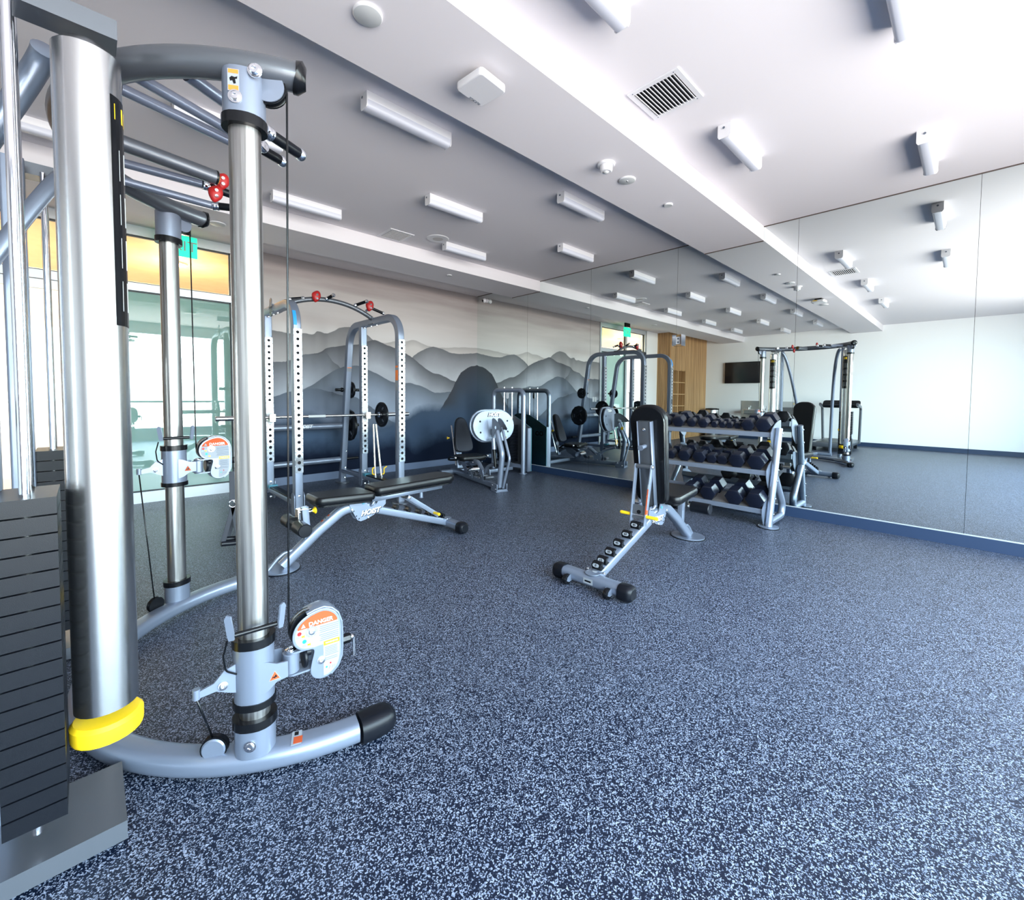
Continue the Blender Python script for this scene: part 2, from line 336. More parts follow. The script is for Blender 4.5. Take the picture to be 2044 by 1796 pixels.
def dup(r,loc,rz=None,label=None,scale=None):
    c=r.copy(); COL.objects.link(c); c.location=loc
    if rz is not None: c.rotation_euler=(0,0,rz)
    if scale: c.scale=scale
    if label: c['label']=label
    for ch in list(r.children):
        d=ch.copy(); COL.objects.link(d); d.parent=c
        for g in list(ch.children):
            h=g.copy(); COL.objects.link(h); h.parent=d
    return c
def text(body,size,mat_,o,ax,ay,parent,name='lettering',ext=.0006,shear=0,bold=0,align='CENTER',sx_=1.0):
    cu=bpy.data.curves.new(name,'FONT'); cu.body=body; cu.size=size; cu.extrude=ext; cu.shear=shear; cu.offset=bold; cu.align_x=align; cu.align_y='CENTER'; cu.resolution_u=3
    cu.materials.append(mat_)
    t=bpy.data.objects.new(name,cu); COL.objects.link(t); bpy.context.view_layer.update()
    me=bpy.data.meshes.new_from_object(t.evaluated_get(bpy.context.evaluated_depsgraph_get())); me.name=name
    bpy.data.objects.remove(t)
    ax,ay=V(ax).normalized(),V(ay).normalized(); az=ax.cross(ay); o=V(o)
    me.transform(M(((ax.x*sx_,ay.x,az.x,o.x),(ax.y*sx_,ay.y,az.y,o.y),(ax.z*sx_,ay.z,az.z,o.z),(0,0,0,1))))
    if not me.materials: me.materials.append(mat_)
    q=bpy.data.objects.new(name,me); COL.objects.link(q)
    if parent is not None: q.parent=parent
    return q
def settle(r,base):
    """parts were laid out in room coordinates: move the empty to the base and keep the parts where they are"""
    T=M.Translation(-V(base)); seen=set()
    for o in r.children_recursive:
        if o.type=='MESH' and o.data.name not in seen: seen.add(o.data.name); o.data.transform(T)
    r.location=base
def bolt(b,c,ax,r=.011,m=None,h=.006):
    b.lathe([(r*1.35,0),(r*1.35,h*.25),(r,h*.35),(r,h*.8),(r*.8,h),(r*.42,h),(r*.36,h*.5),(0,h*.5)],c,ax,m or CHR,14)
def pad(outline,o,ax,ay,t,m,parent,name):
    b=B(); b.prism(outline,o,ax,ay,t,m,ch=min(.016,t*.4)); return b.ob(name,None,parent)
X3,Y3,Z3=V((1,0,0)),V((0,1,0)),V((0,0,1))
# ================================================================ THE ROOM
struct(B().bx(XB,XM+.1,YR,YM,-.1,0),'floor',FLO)
struct(B().bx(XB,XM+.1,YR,YM,ZC,ZC+.12),'ceiling',CEI)
MY=XM-.007
struct(B().bx(XB,MY,1.564,2.173,2.8306,ZC),'ceiling_beam',CEI)
struct(B().bx(XB,MY,4.712,5.338,2.8195,ZC),'ceiling_soffit',CEI)
struct(B().bx(XM,XM+.1,YR-.1,YM+.1,0,ZC),'wall_right',PNT)
struct(B().bx(XB-.1,XB,YR-.1,YM+.1,0,ZC),'wall_back',WAL)
struct(B().bx(1.33,XM,YM,YM+.12,0,ZC),'wall_left',MUR)
b=B(); b.bx(-1.385,-.78,YM-.06,YM+.12,0,ZC); b.bx(XB,-1.385,YM,YM+.12,0,ZC); struct(b,'wall_column',PNT)
struct(B().bx(1.33,XM-.022,YM-.014,YM,0,.105),'baseboard_left',GBS)
struct(B().bx(MY-.015,XM,YR,YM-.014,0,.098),'baseboard_mirror',BAS)
struct(B().bx(XB,XB+.014,YR,5.79,0,.1),'baseboard_back',BAS)
b=B(); b.bx(MY-.006,XM,YR,YM,.098,.106); struct(b,'trim_1',ALU)
b=B()
for y0,y1,z in ((YR,1.564,ZC),(1.564,2.173,2.8306),(2.173,4.712,ZC),(4.712,5.338,2.8195),(5.338,YM,ZC)): b.bx(MY-.004,MY-.0005,y0,y1,z-.009,z)
struct(b,'trim_2',mat('bronze_channel',(.10,.075,.065),.4,.5))
# mirrors
ys=[YM,4.979,3.744,2.487,1.248,.01,-1.22,YR]
nm=['narrow mirror panel in the far corner beside the mountain mural','wall mirror panel behind the leg press weight stack','wall mirror panel left of the dumbbell rack','wall mirror panel behind the left part of the dumbbell rack','wall mirror panel behind the right end post of the dumbbell rack','wall mirror panel right of the dumbbell rack','wall mirror panel nearest the windows']
for i in range(7):
    o=B().bx(MY,XM,ys[i+1]+.0012,ys[i]-.0012,.106,ZC-.001).ob('wall_mirror',MIR,None,False); tag(o,nm[i],'mirror','frameless mirror panels on the wall')
struct(B().bx(MY+.002,XM,YR,YM,.106,ZC),'mirror_backing',BLK)
# window wall (daylight side)
b=B(); b.bx(XB-.1,XM+.1,YR-.15,YR,0,.25); b.bx(XB-.1,XM+.1,YR-.15,YR,2.75,ZC); b.bx(XB-.1,-1.6,YR-.15,YR,.25,2.75); b.bx(4.6,XM+.1,YR-.15,YR,.25,2.75)
struct(b,'wall_window_side',PNT)
for i in range(4):
    x0=-1.6+i*1.55; x1=x0+1.55; b=B()
    for q in ((x0,x0+.03,.25,2.75),(x1-.03,x1,.25,2.75),(x0+.03,x1-.03,.25,.30),(x0+.03,x1-.03,2.70,2.75),(x0+.03,x1-.03,.95,1.0)): b.bx(q[0],q[1],YR-.10,YR-.03,q[2],q[3])
    f=struct(b,'window_%d'%(i+1),ALU); struct(B().bx(x0+.03,x1-.03,YR-.07,YR-.064,.3,2.7),'window_glass',GLS,f)
# glazed corridor wall left of the mural
b=B()
for q in ((1.276,1.33,0,ZC),(-.78,-.73,0,ZC),(.15,.205,0,2.89),(-.73,1.276,2.875,ZC),(-.73,1.276,2.29,2.37),(.205,1.276,0,.12)): b.bx(q[0],q[1],YM-.03,YM+.06,q[2],q[3])
gf=struct(b,'window_5',ALU)
b=B()
for x0,x1,z0,z1 in ((.205,1.276,2.37,2.875),(.205,1.276,.12,2.29),(-.73,.15,2.37,2.875)):
    for q in ((x0,x0+.012,z0,z1),(x1-.012,x1,z0,z1),(x0,x1,z0,z0+.012),(x0,x1,z1-.014,z1)): b.bx(q[0],q[1],YM-.004,YM+.03,q[2],q[3])
struct(b,'window_gasket',DKF,gf)
struct(B().bx(.217,1.264,YM+.010,YM+.018,.132,2.278),'window_glass',GLT,gf)
struct(B().bx(.217,1.264,YM+.010,YM+.018,2.382,2.861),'window_glass',GLS,gf)
struct(B().bx(-.718,.138,YM+.010,YM+.018,2.382,2.861),'window_glass',GLS,gf)
b=B()
for q in ((-.725,-.665,.01,2.285),(.085,.145,.01,2.285),(-.665,.085,.01,.12),(-.665,.085,2.2,2.285)): b.bx(q[0],q[1],YM,YM+.045,q[2],q[3])
dr=struct(b,'door_1',ALU); struct(B().bx(-.665,.085,YM+.018,YM+.028,.12,2.2),'door_glass',GLS,dr)
b=B(); b.tube(fillet([(.05,YM,.9),(.05,YM-.06,.9),(.05,YM-.06,1.3),(.05,YM,1.3)],.03),.011); struct(b,'door_handle',STL,dr,True)
# corridor behind the glass
struct(B().bx(-7,2.4,YM+.12,9.2,-.1,0),'corridor_floor',mat('corridor_tile',(.62,.56,.48),.4))
struct(B().bx(-7,2.4,YM+.12,9.2,2.95,3.05),'corridor_ceiling',mat('corridor_timber_ceiling',(.80,.52,.26),.5,noise=(.66,.38,.16),bscale=6))
b=B(); b.bx(-7,2.4,9.2,9.3,0,2.95); b.bx(-7.1,-7,YM+.12,9.3,0,2.95); b.bx(2.4,2.5,YM+.12,9.3,0,2.95); struct(b,'corridor_wall',PNT)
def round_lamp(x,y,lab):
    r=root('ceiling_downlight',lab,'light',(x,y,2.95))
    B().lathe([(.13,0),(.13,-.02),(.11,-.025)],(0,0,0),Z3,n=24).ob('trim_ring',WHT,r); B().lathe([(.108,-.026),(0,-.026)],(0,0,0),Z3,n=24).ob('lens',WARM,r)
    l=bpy.data.lights.new('corridor_fill_light','POINT'); l.shadow_soft_size=.06; l.energy=55; l.color=(1,.84,.62); o=bpy.data.objects.new('corridor_fill_light',l); COL.objects.link(o); o.parent=r; o.location=(0,0,-.45)  # unseen point lamp added below each downlight to brighten the timber ceiling
round_lamp(.9,7.5,'round warm downlight in the timber ceiling just behind the glass wall'); round_lamp(-1.6,7.5,'round warm downlight further along the corridor, seen in the mirror'); round_lamp(-4.2,7.5,'added round warm downlight at the far end of the corridor')  # extra downlights added to brighten the corridor
# ================================================================ CEILING FITTINGS
def fixture():
    r=root('ceiling_light','','light',(0,0,ZC))
    b=B(); b.prism([(-.040,0),(.040,0),(.040,-.042),(.034,-.05),(-.034,-.05),(-.040,-.042)],(-.30,0,0),Y3,Z3,.60); b.ob('housing',WHT,r)
    b=B(); b.prism([(-.037,-.046),(.037,-.046),(.037,-.074),(.030,-.085),(.018,-.09),(-.018,-.09),(-.030,-.085),(-.037,-.074)],(-.298,0,0),Y3,Z3,.596); b.ob('diffuser',DIF,r)
    for s in (-1,1):
        b=B(); b.prism([(-.041,0),(.041,0),(.041,-.076),(.032,-.090),(-.032,-.090),(-.041,-.076)],(s*.302-(.004 if s>0 else 0),0,0),Y3,Z3,.005,WHT); b.lathe([(.008,0),(.008,.001),(0,.001)],(s*.3065-(.0 if s>0 else .005),0,-.03),X3*s,GRT,12)
        b.ob('end_cap',None,r)
    return r
F0=fixture(); first=True
FIX=[(1.52,2.55,'white strip light nearest the large ceiling beam, above the benches'),
 (3.32,2.55,'white strip light close to the beam, in the row nearest it, before the mirror'),
 (1.51,4.32,'white strip light beside the soffit over the power rack, at the left'),
 (3.34,4.32,'white strip light near the soffit, right of the round ceiling speaker'),
 (2.52,3.41,'white strip light in the middle row, nearer the camera'),
 (4.33,3.40,'white strip light in the middle row, closest to the mirror wall'),
 (.72,3.42,'white strip light seen behind the cable machine grips'),
 (3.33,1.18,'white strip light past the slotted vent on the window side'),
 (1.52,1.18,'white strip light cut off by the top edge, window side of the beam'),
 (-.28,2.55,'white strip light above the cable machine, beam row'),(-1.1,3.42,'white strip light middle row over the back of the room'),
 (-.3,4.32,'white strip light soffit row near the glass corridor wall'),(-2.1,4.34,'white strip light soffit row before the slatted oak wall'),
 (-2.9,3.42,'white strip light middle row closest to the television wall'),(-2.1,2.55,'white strip light beam row before the television'),
 (4.33,.28,'white strip light second row from the windows, by the mirror'),(2.52,.28,'white strip light second row from the windows, above the open floor'),(-.28,1.18,'white strip light window side of the beam, behind the camera')]
for x,y,l in FIX:
    o=F0 if first else dup(F0,(0,0,0)); first=False
    o.location=(x,y,ZC); o['label']=l; o['group']='strip lights on the ceiling'
def vent(x,y,sx_,sy_,label,z=ZC,along='x'):
    r=root('ceiling_vent',label,'vent',(x,y,z))
    b=B(); fw_=.028
    for q in ((-sx_/2,-sx_/2+fw_,-sy_/2,sy_/2),(sx_/2-fw_,sx_/2,-sy_/2,sy_/2),(-sx_/2+fw_,sx_/2-fw_,-sy_/2,-sy_/2+fw_),(-sx_/2+fw_,sx_/2-fw_,sy_/2-fw_,sy_/2)): b.bx(*q,-.008,0,WHT)
    for sxx in(-1,1):
        for syy in (-1,1): b.lathe([(.004,0),(.003,.0015),(0,.0015)],(sxx*(sx_/2-.013),syy*(sy_/2-.03),-.008),-Z3,GRT,8)
    b.ob('frame',None,r)
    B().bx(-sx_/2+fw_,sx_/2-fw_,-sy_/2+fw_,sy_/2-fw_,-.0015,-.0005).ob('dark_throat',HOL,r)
    b=B(); n=12
    for i in range(n):
        p=-sy_/2+fw_+(i+.5)*(sy_-2*fw_)/n if along=='x' else -sx_/2+fw_+(i+.5)*(sx_-2*fw_)/n
        if along=='x': b.box((0,p,-.008),(sx_-2*fw_,.0145,.0028),WHT,M.Rotation(.62,3,'X'))
        else: b.box((p,0,-.008),(.008,sy_-2*fw_,.011),WHT,M.Rotation(.5,3,'Y'))
    b.ob('louvre_blades',None,r,False); return r
vent(2.50,1.318,.33,.31,'white slotted air vent on the window side of the ceiling beam')
vent(2.522,4.515,.29,.31,'white slotted air vent beside the soffit and the round speaker')
def disc(name,x,y,z,r_,h,label,cat,dome=False,ring=0):
    r=root(name,label,cat,(x,y,z)); b=B(); b.lathe([(r_,0),(r_,-h*.7),(r_*.93,-h)],(0,0,0),Z3,n=36).ob('trim_ring',WHT,r)
    b=B(); b.lathe([(r_*.93,-h),(r_*.9,-h-.001),(0,-h-.001)],(0,0,0),Z3,n=36); 
    if ring: b.lathe([(.008,-h-.001),(.007,-h-.003),(0,-h-.003)],(0,0,0),Z3,CHR,12)
    b.ob('cover_plate',GRYD,r); return r
GRYD=mat('grey_cover_plate',(.50,.52,.53),.5)
disc('ceiling_cover',.907,1.855,2.8306,.062,.012,'largest round grey cover disc on the beam, near the top edge','cover')
disc('ceiling_cover',2.974,1.861,2.8306,.062,.010,'round grey cover disc with centre screw beside the motion sensor','cover',ring=1)
disc('ceiling_cover',3.596,1.847,2.8306,.036,.012,'small round sprinkler cover on the beam near the mirror','cover')
disc('ceiling_cover',3.569,4.956,2.8195,.036,.008,'tiny round cover on the soffit above the mural','cover')
disc('ceiling_cover',.936,5.052,2.8195,.07,.008,'round cover on the soffit left of the steel pole','cover')
sp=root('ceiling_speaker','flush round speaker grille beside the slotted vent','speaker',(2.915,4.271,ZC)); B().lathe([(.125,0),(.125,-.004),(.118,-.008)],(0,0,0),Z3,n=40).ob('trim_ring',WHT,sp); B().lathe([(.118,-.007),(0,-.009)],(0,0,0),Z3,n=40).ob('grille',mat('speaker_grille',(.55,.53,.52),.7,bump=.6,bscale=900),sp)
oc=root('motion_sensor','white stepped motion sensor dome hanging from the ceiling beam','sensor',(2.669,1.841,2.8306))
B().lathe([(.062,0),(.062,-.010),(.056,-.015)],(0,0,0),Z3,n=32).ob('base_ring',WHT,oc); B().lathe([(.045,-.014),(.043,-.05),(.036,-.056),(.028,-.056)],(0,0,0),Z3,n=32).ob('sensor_body',WHT,oc)
b=B(); b.ball((0,0,-.055),.020,sq=(1,1,.6)); b.ob('lens',GRYD,oc)
ap=root('wifi_access_point','white square wireless access point hung under the ceiling beam','access point',(1.50,1.807,2.8306),.09)
B().bx(-.05,.05,-.05,.05,-.03,0).ob('mount_bracket',BLK,ap)
b=B(); b.prism(rrect(.185,.185,.02),(0,0,-.068),X3,Y3,.038,None,ch=.006); b.ob('case',WHT,ap)
b=B(); b.bx(.094,.0955,.0,.06,-.048,-.036); b.ob('status_label',YEL,ap,label='yellow label strip')
text('RUCKUS',.020,GRT,(.03,.078,-.0687),(-1,0,0),(0,1,0),ap,align='CENTER')
sc_=root('security_camera','small white ball security camera in the top mirror corner','camera',(MY-.004,5.96,2.857))
B().cyl((0,0,0),(-.02,0,0),.034).ob('mount_base',WHT,sc_); b=B(); b.ball((-.055,.012,0),.040,n=20); b.ob('ball_housing',WHT,sc_)
b=B(); b.ball((-.078,.020,-.006),.026,n=16); b.ob('lens',SCR,sc_)
ex=root('exit_sign','green illuminated hanging exit sign before the corridor glass','sign',(.74,5.86,ZC))
B().bx(-.10,.10,-.02,.02,-.10,0).ob('canopy',BLK,ex); B().bx(-.155,.155,-.004,.004,-.33,-.11).ob('sign_panel',GRN,ex)
text('EXIT',.15,WHS,(0,-.0055,-.22),(1,0,0),(0,0,1),ex); text('EXIT',.15,WHS,(0,.0055,-.22),(-1,0,0),(0,0,1),ex)
# ================================================================ WALL FITTINGS
tv=root('television','black wall television on the pale wall opposite the mirror','television',(XB,4.665,1.925))
bev(B().bx(.035,.07,-.54,.54,-.31,.31).ob('bezel',BLK,tv,False)); B().bx(.0702,.072,-.525,.525,-.295,.295).ob('screen',SCR,tv,False); B().bx(.002,.036,-.15,.15,-.15,.15).ob('wall_bracket',BLK,tv)
ls=root('light_switch','pair of white switches at the left end of the mural','switch',(1.50,YM,1.124))
for dx in (-.045,.045): bev(B().bx(dx-.035,dx+.035,-.006,0,-.058,.058).ob('switch_plate',WHT,ls)); B().bx(dx-.016,dx+.016,-.010,-.006,-.033,.033).ob('rocker',WHT,ls)
wo=root('wall_outlet','clear framed white outlet mounted high on the mirror','outlet',(MY,2.458,1.872))
b=B()
for q in ((-.055,.055,.062,.066),(-.055,.055,-.066,-.062)): b.bx(-.055,0,q[0],q[1],q[2],q[3])
for q in ((-.059,-.055),(.055,.059)): b.bx(-.055,0,q[0],q[1],-.066,.066)
b.ob('clear_frame',CHR,wo,False); bev(B().bx(-.012,0,-.028,.028,-.045,.045).ob('device',WHT,wo)); b=B(); b.bx(-.0135,-.012,-.01,.01,.012,.03); b.bx(-.0135,-.012,-.01,.01,-.03,-.012); b.ob('socket_face',GRT,wo)
df=root('drinking_fountain','stainless drinking fountain with panel under the television wall','fountain',(XB,4.46,0))
B().bx(0,.012,-.27,.27,.24,1.10).ob('back_panel',STL,df,False); bev(B().bx(.012,.38,-.24,.10,.72,.86).ob('basin',STL,df),.02,3); B().lathe([(.11,0),(.10,-.05),(.03,-.09),(0,-.09)],(.2,-.05,.862),Z3,CHR).ob('bowl',None,df)
b=B(); b.tube(fillet([(.06,.05,.86),(.06,.05,.93),(.11,.04,.95)],.03),.01); b.ob('spout',CHR,df)
bf=root('bottle_filler','grey recessed bottle filler unit right of the drinking fountain','fountain',(XB,3.49,0))
bev(B().bx(0,.05,-.2,.2,.45,1.09).ob('case',GRYD,bf)); B().bx(.05,.052,-.16,.16,.5,.93).ob('recess_panel',STL,bf,False); B().lathe([(.014,0),(.014,.003),(0,.003)],(.051,-.12,1.03),X3,n=16).ob('indicator',YEL,bf)
tb=root('trash_bin','round stainless trash bin beside the slatted oak wall','bin',(XB+.32,5.45,0))
B().lathe([(.18,0),(.19,.02),(.19,.80),(.185,.82)],(0,0,0),Z3,n=32).ob('drum',STL,tb); B().lathe([(.19,.82),(.195,.84),(.18,.86),(.12,.865),(.12,.83),(0,.83)],(0,0,0),Z3,n=32).ob('lid',BLK,tb)
# slatted oak wall unit
cb=root('slatted_storage_wall','tall slatted oak storage wall with open cubbies','cabinet',((XB-1.385)/2,YM,0))
hx=(XB+1.385)/2*-1; b=B(); x0,x1=-hx,hx; n0,n1=-2.30-cb.location.x,-1.46-cb.location.x; yf=5.80-YM
b.bx(x0,n0,yf+.012,0,0,ZC); b.bx(n1,x1,yf+.012,0,0,ZC); b.bx(n0,n1,yf+.012,0,1.94,ZC); b.bx(n0,n1,yf+.012,0,0,.28); b.bx(n0,n1,-.03,0,.28,1.94)
b.ob('carcass',WOD,cb,False)
b=B(); x=x0
while x<x1-.03:
    if not (n0-.035<x<n1): b.bx(x+.004,x+.036,yf-.008,yf+.014,0.03,ZC-.002)
    else: b.bx(x+.004,x+.036,yf-.008,yf+.014,1.96,ZC-.002); b.bx(x+.004,x+.036,yf-.008,yf+.014,.03,.26)
    x+=.04
yy=yf
while yy<-.03: b.bx(x1-.002,x1+.010,yy+.004,yy+.036,.03,ZC-.002); yy+=.04
b.ob('slat_panel',WOD,cb,False)
b=B(); b.bx((n0+n1)/2-.01,(n0+n1)/2+.01,yf,-.03,.28,1.94)
for i in range(1,5): z=.28+i*.332; b.bx(n0,n1,yf,-.03,z-.009,z+.009)
b.ob('shelf_grid',mat('light_oak_edge',(.66,.42,.2),.5),cb,False)
# ================================================================ POWER RACK
def holeplate(b,o,ax,ay,wd,pitch,n,r,dep,mf,mh,mw):
    """plate face with n real round holes up ay; o = bottom centre on the front surface, depth goes along -(ax x ay)"""
    o,ax,ay=V(o),V(ax),V(ay); nz=ax.cross(ay); K=16
    for i in range(n):
        c=o+ay*(pitch*(i+.5)); sq=[];ci=[];cb=[]
        for k in range(K):
            t=2*PI*k/K+PI/K; x,y=math.cos(t),math.sin(t); f=1/max(abs(x),abs(y))
            sq.append(c+ax*(x*f*wd/2)+ay*(y*f*pitch/2)); ci.append(c+ax*x*r+ay*y*r); cb.append(c+ax*x*r+ay*y*r-nz*dep)
        b.add(sq+ci,[(k,(k+1)%K,K+(k+1)%K,K+k) for k in range(K)],mf)
        b.add(ci+cb,[(k,(k+1)%K,K+(k+1)%K,K+k) for k in range(K)],mw)
        b.add(cb,[tuple(range(K))],mh)
def grip(parent,p0,p1,p2,r=.017,rt=.014):
    """steel stub p0-p1, foam grip p1-p2 with chrome collar and ball end"""
    p0,p1,p2=V(p0),V(p1),V(p2); d=(p2-p1).normalized(); g=B().cyl(p0,p1,rt,n=14).ob('grip_stub',SIL,parent)
    b=B(); b.lathe([(rt,0),(r*1.25,.004),(r*1.25,.014),(r,.018),(r*1.2,.022),(r*1.2,.028),(r,.031)],p1,d); b.ob('collar',CHR,g)
    L=(p2-p1).length; b=B(); b.lathe([(r*.9,.028),(r,.034),(r,L-.03),(r*.95,L-.024)],p1,d); b.ob('foam_grip',RUB,g)
    b=B(); b.lathe([(r*.9,L-.026),(r*1.15,L-.02),(r*1.2,L-.008),(r*.95,L),(r*.4,L+.002),(0,L)],p1,d); b.ob('end_ball',CHR,g); return g
def hold(parent,c,s=1.0):
    c=V(c); b=B(); b.ball((0,0,0),1,n=20)
    vs=[]
    for x,y,z in b.v:
        k=1+.22*z; vs.append(tuple(c+V((x*.036*k*s,y*.026*s,z*.047*s+.006*math.sin(3*x)*s))))
    b.v=vs; o=b.ob('climbing_hold',RED,parent)
    q=B(); 
    for dz in (.012,-.020): q.lathe([(.009*s,0),(.009*s,.004),(.004,.004)],c+V((0,-.024*s,dz*s)),-Y3,CHR,12)
    q.ob('hold_bolts',CHR,o); return o
def plate_wt(parent,c,ax,r,t=.032,n=36,name='rubber_plate'):
    b=B(); b.lathe([(.025,0),(r*.30,0),(r*.34,t*.22),(r*.78,t*.25),(r*.84,0),(r*.97,0),(r,t*.15),(r,t*.85),(r*.97,t),(r*.84,t),(r*.78,t*.75),(r*.34,t*.78),(r*.30,t),(.025,t)],c,ax,RUB,n)
    o=b.ob(name,None,parent); q=B(); ax=V(ax).normalized(); u=(Z3 if abs(ax.z)<.9 else X3); v=ax.cross(u)
    for k in range(3):
        a=2*PI*k/3+.5
        for h in (t*.76,t*.24):
            q.box(V(c)+ax*h+(u*math.cos(a)+v*math.sin(a))*r*.56,(.002 if abs(ax.x)>.5 else .05,.002 if abs(ax.y)>.5 else r*.32,r*.14),GRT,M.Rotation(-a*(1 if ax.x>0 else -1) ,3,'X'))
    q.ob('raised_mark',None,o,False); return o
YF=4.40
PCH=mat('polished_hole_plate',(.52,.54,.58),.14,1)
rk=root('power_rack','silver power rack with drilled uprights and arched pull-up bar before the mural','power rack')
for x in (1.42,2.50):
    sd=-1 if x<2 else 1
    p=fillet([(x,YF,.012),(x,YF,2.07),(x,5.66,2.07),(x,5.96,.012)],{1:.23,2:.26},10)
    a=B().sweep(p,rrect(.08,.075,.010,3),(1,0,0)).ob('side_arch',SIL,rk)
    b=B()
    for c in ((x,YF),(x,5.96)): b.sweep([(c[0],c[1],0),(c[0],c[1],.010)],[(q[0]*.085,q[1]*.13) for q in circ(1,28)],(0,1,0))
    b.ob('foot_plate',SILD,a)
    u=B().sweep([(x,5.30,.13),(x,5.30,2.035)],rrect(.075,.072,.008,3),(0,1,0)).ob('inner_upright',SIL,rk)
    for yy,par in ((YF-.0402,a),(5.30-.0377,u)):
        b=B(); holeplate(b,(x,yy-.010,.46),(1,0,0),(0,0,1),.071,.0641,21,.0155,.005,PCH,HOL,BLK)
        b.bx(x-.0355,x+.0355,yy-.0098,yy,.46,.461,STL); b.bx(x-.0355,x-.0345,yy-.0099,yy,.46,1.806,STL); b.bx(x+.0345,x+.0355,yy-.0099,yy,.46,1.806,STL)
        b.ob('perforated_plate',None,par,False)
        b=B()
        b.sweep([(x-.040,yy+.04,.16),(x-.048,yy+.04,.16)],obround(.22,.085) ,(0,1,0)); b.sweep([(x+.040,yy+.04,.16),(x+.048,yy+.04,.16)],obround(.22,.085),(0,1,0))
        o=b.ob('gusset_plate',SIL,par); q=B()
        for dz in (.08,.24): bolt(q,(x+.0,yy,dz),-Y3,.009)
        q.ob('bolts',CHR,par)
    r_=B().sweep([(x,YF+.03,.165),(x,5.93,.165)],rrect(.07,.05,.008,3),(0,0,1)).ob('base_rail',SIL,rk)
    bev(B().bx(x-.035,x+.035,YF+.07,5.25,.191,.206).ob('rubber_tread',RUB,r_)); b=B(); b.bx(x-.043,x+.043,5.17,5.24,.188,.222); bev(b.ob('end_clip',GRYP,r_))
    # plate pegs
    for z,y,l0,l1 in ((1.26,5.815,-.14,.20),(.78,5.875,.02,.20),(.317,5.94,.02,.22)):
        b=B(); b.cyl((x+sd*l0,y,z),(x+sd*l1,y,z),.019); 
        if l0<0: b.cyl((x-sd*.045,y,z),(x-sd*.065,y,z),.030)
        b.ob('storage_peg',BLK,rk)
    b=B()
    for z,y in ((.20,5.965),(.06,5.985),(.43,5.935)): bolt(b,(x+.02,y-.044-.03,z),-Y3,.008)
    b.ob('bolts',CHR,a)
b=B(); b.cyl((1.44,5.885,.779),(2.48,5.885,.779),.036,n=24); k=b.ob('cross_tube',SIL,rk)
text('HOIST',.058,WHT,(1.985,5.8475,.785),(1,0,0),(0,0,1),k,shear=.35,bold=.002)
B().cyl((1.44,5.94,.317),(2.48,5.94,.317),.036,n=24).ob('cross_tube',SIL,rk)
R_=.986; zc=2.245-R_; arc=[]
for i in range(25):
    x=-.55+1.10*i/24; arc.append((1.965+x,5.0,zc+math.sqrt(R_*R_-x*x)))
pb=B().tube(arc,.026,n=18).ob('arched_pull_up_bar',SILD,rk)
b=B()
for x in (1.42,2.50): b.bx(x-.045,x+.045,4.93,5.07,2.035,2.045); b.bx(x-.05,x+.05,4.96,5.04,2.09,2.115); 
b.ob('clamp_bracket',SILD,rk)
b=B()
for x in (1.42,2.50):
    for y in (4.93,5.07,5.25): bolt(b,(x,y,2.034),-Z3,.010,h=.02)
b.ob('bolts',CHR,rk)
grip(rk,(1.80,5.0,2.222),(1.70,5.0,2.226),(1.545,5.0,2.19))
grip(rk,(1.93,5.0,2.24),(1.93,4.97,2.25),(1.96,4.84,2.278)); grip(rk,(2.26,5.0,2.20),(2.25,4.97,2.225),(2.335,4.82,2.265))
grip(rk,(2.40,5.0,2.185),(2.455,5.0,2.232),(2.63,5.0,2.184))
hold(rk,(1.812,4.955,2.255),1.3); hold(rk,(2.425,4.955,2.24),1.3)
b=B(); b.sweep([(1.402,YF+.23+.2715*math.cos(math.radians(a)),1.84+.2715*math.sin(math.radians(a))) for a in (180,174,168,162,156,150)],rrect(.002,.030,.0005,1),(1,0,0)); b.ob('blue_tape',BLU,rk)
def sticker(parent,x0,x1,y,z0,z1,mats,axis='x'):
    b=B(); z=z1; H_=z1-z0
    for m_,f in mats:
        if axis=='x': b.bx(x0,x1,y-.001,y,z-H_*f,z,m_)
        else: b.bx(y-.001,y,x0,x1,z-H_*f,z,m_)
        z-=H_*f
    return b.ob('warning_sticker',None,parent,False)
sticker(rk,YF-.03,YF+.025,2.50-.0378,1.25,1.52,[(ORG,.08),(WHS,.10),(ORG,.42),(WHS,.40)],'y')
b=B()
for z0,z1,m_ in ((1.545,1.555,ORG),(1.50,1.543,WHS),(1.33,1.495,ORG),(1.20,1.328,WHS)):
    yA=5.66+.30*(2.07-z0)/2.07-.0425; b.box((2.50,yA,(z0+z1)/2),(.058,.002,z1-z0),m_,M.Rotation(math.atan2(.30,2.07),3,'X'))
b.ob('warning_sticker',None,rk,False)
b=B(); b.sweep([(1.42-.0375,5.02,2.085),(1.42-.043,5.02,2.085)],obround(.075,.19),(0,0,1)); em=b.ob('emblem_plate',SILD,rk); text('HOIST',.045,GRT,(1.42-.0436,5.02,2.085),(0,-1,0),(0,0,1),em,shear=.35)
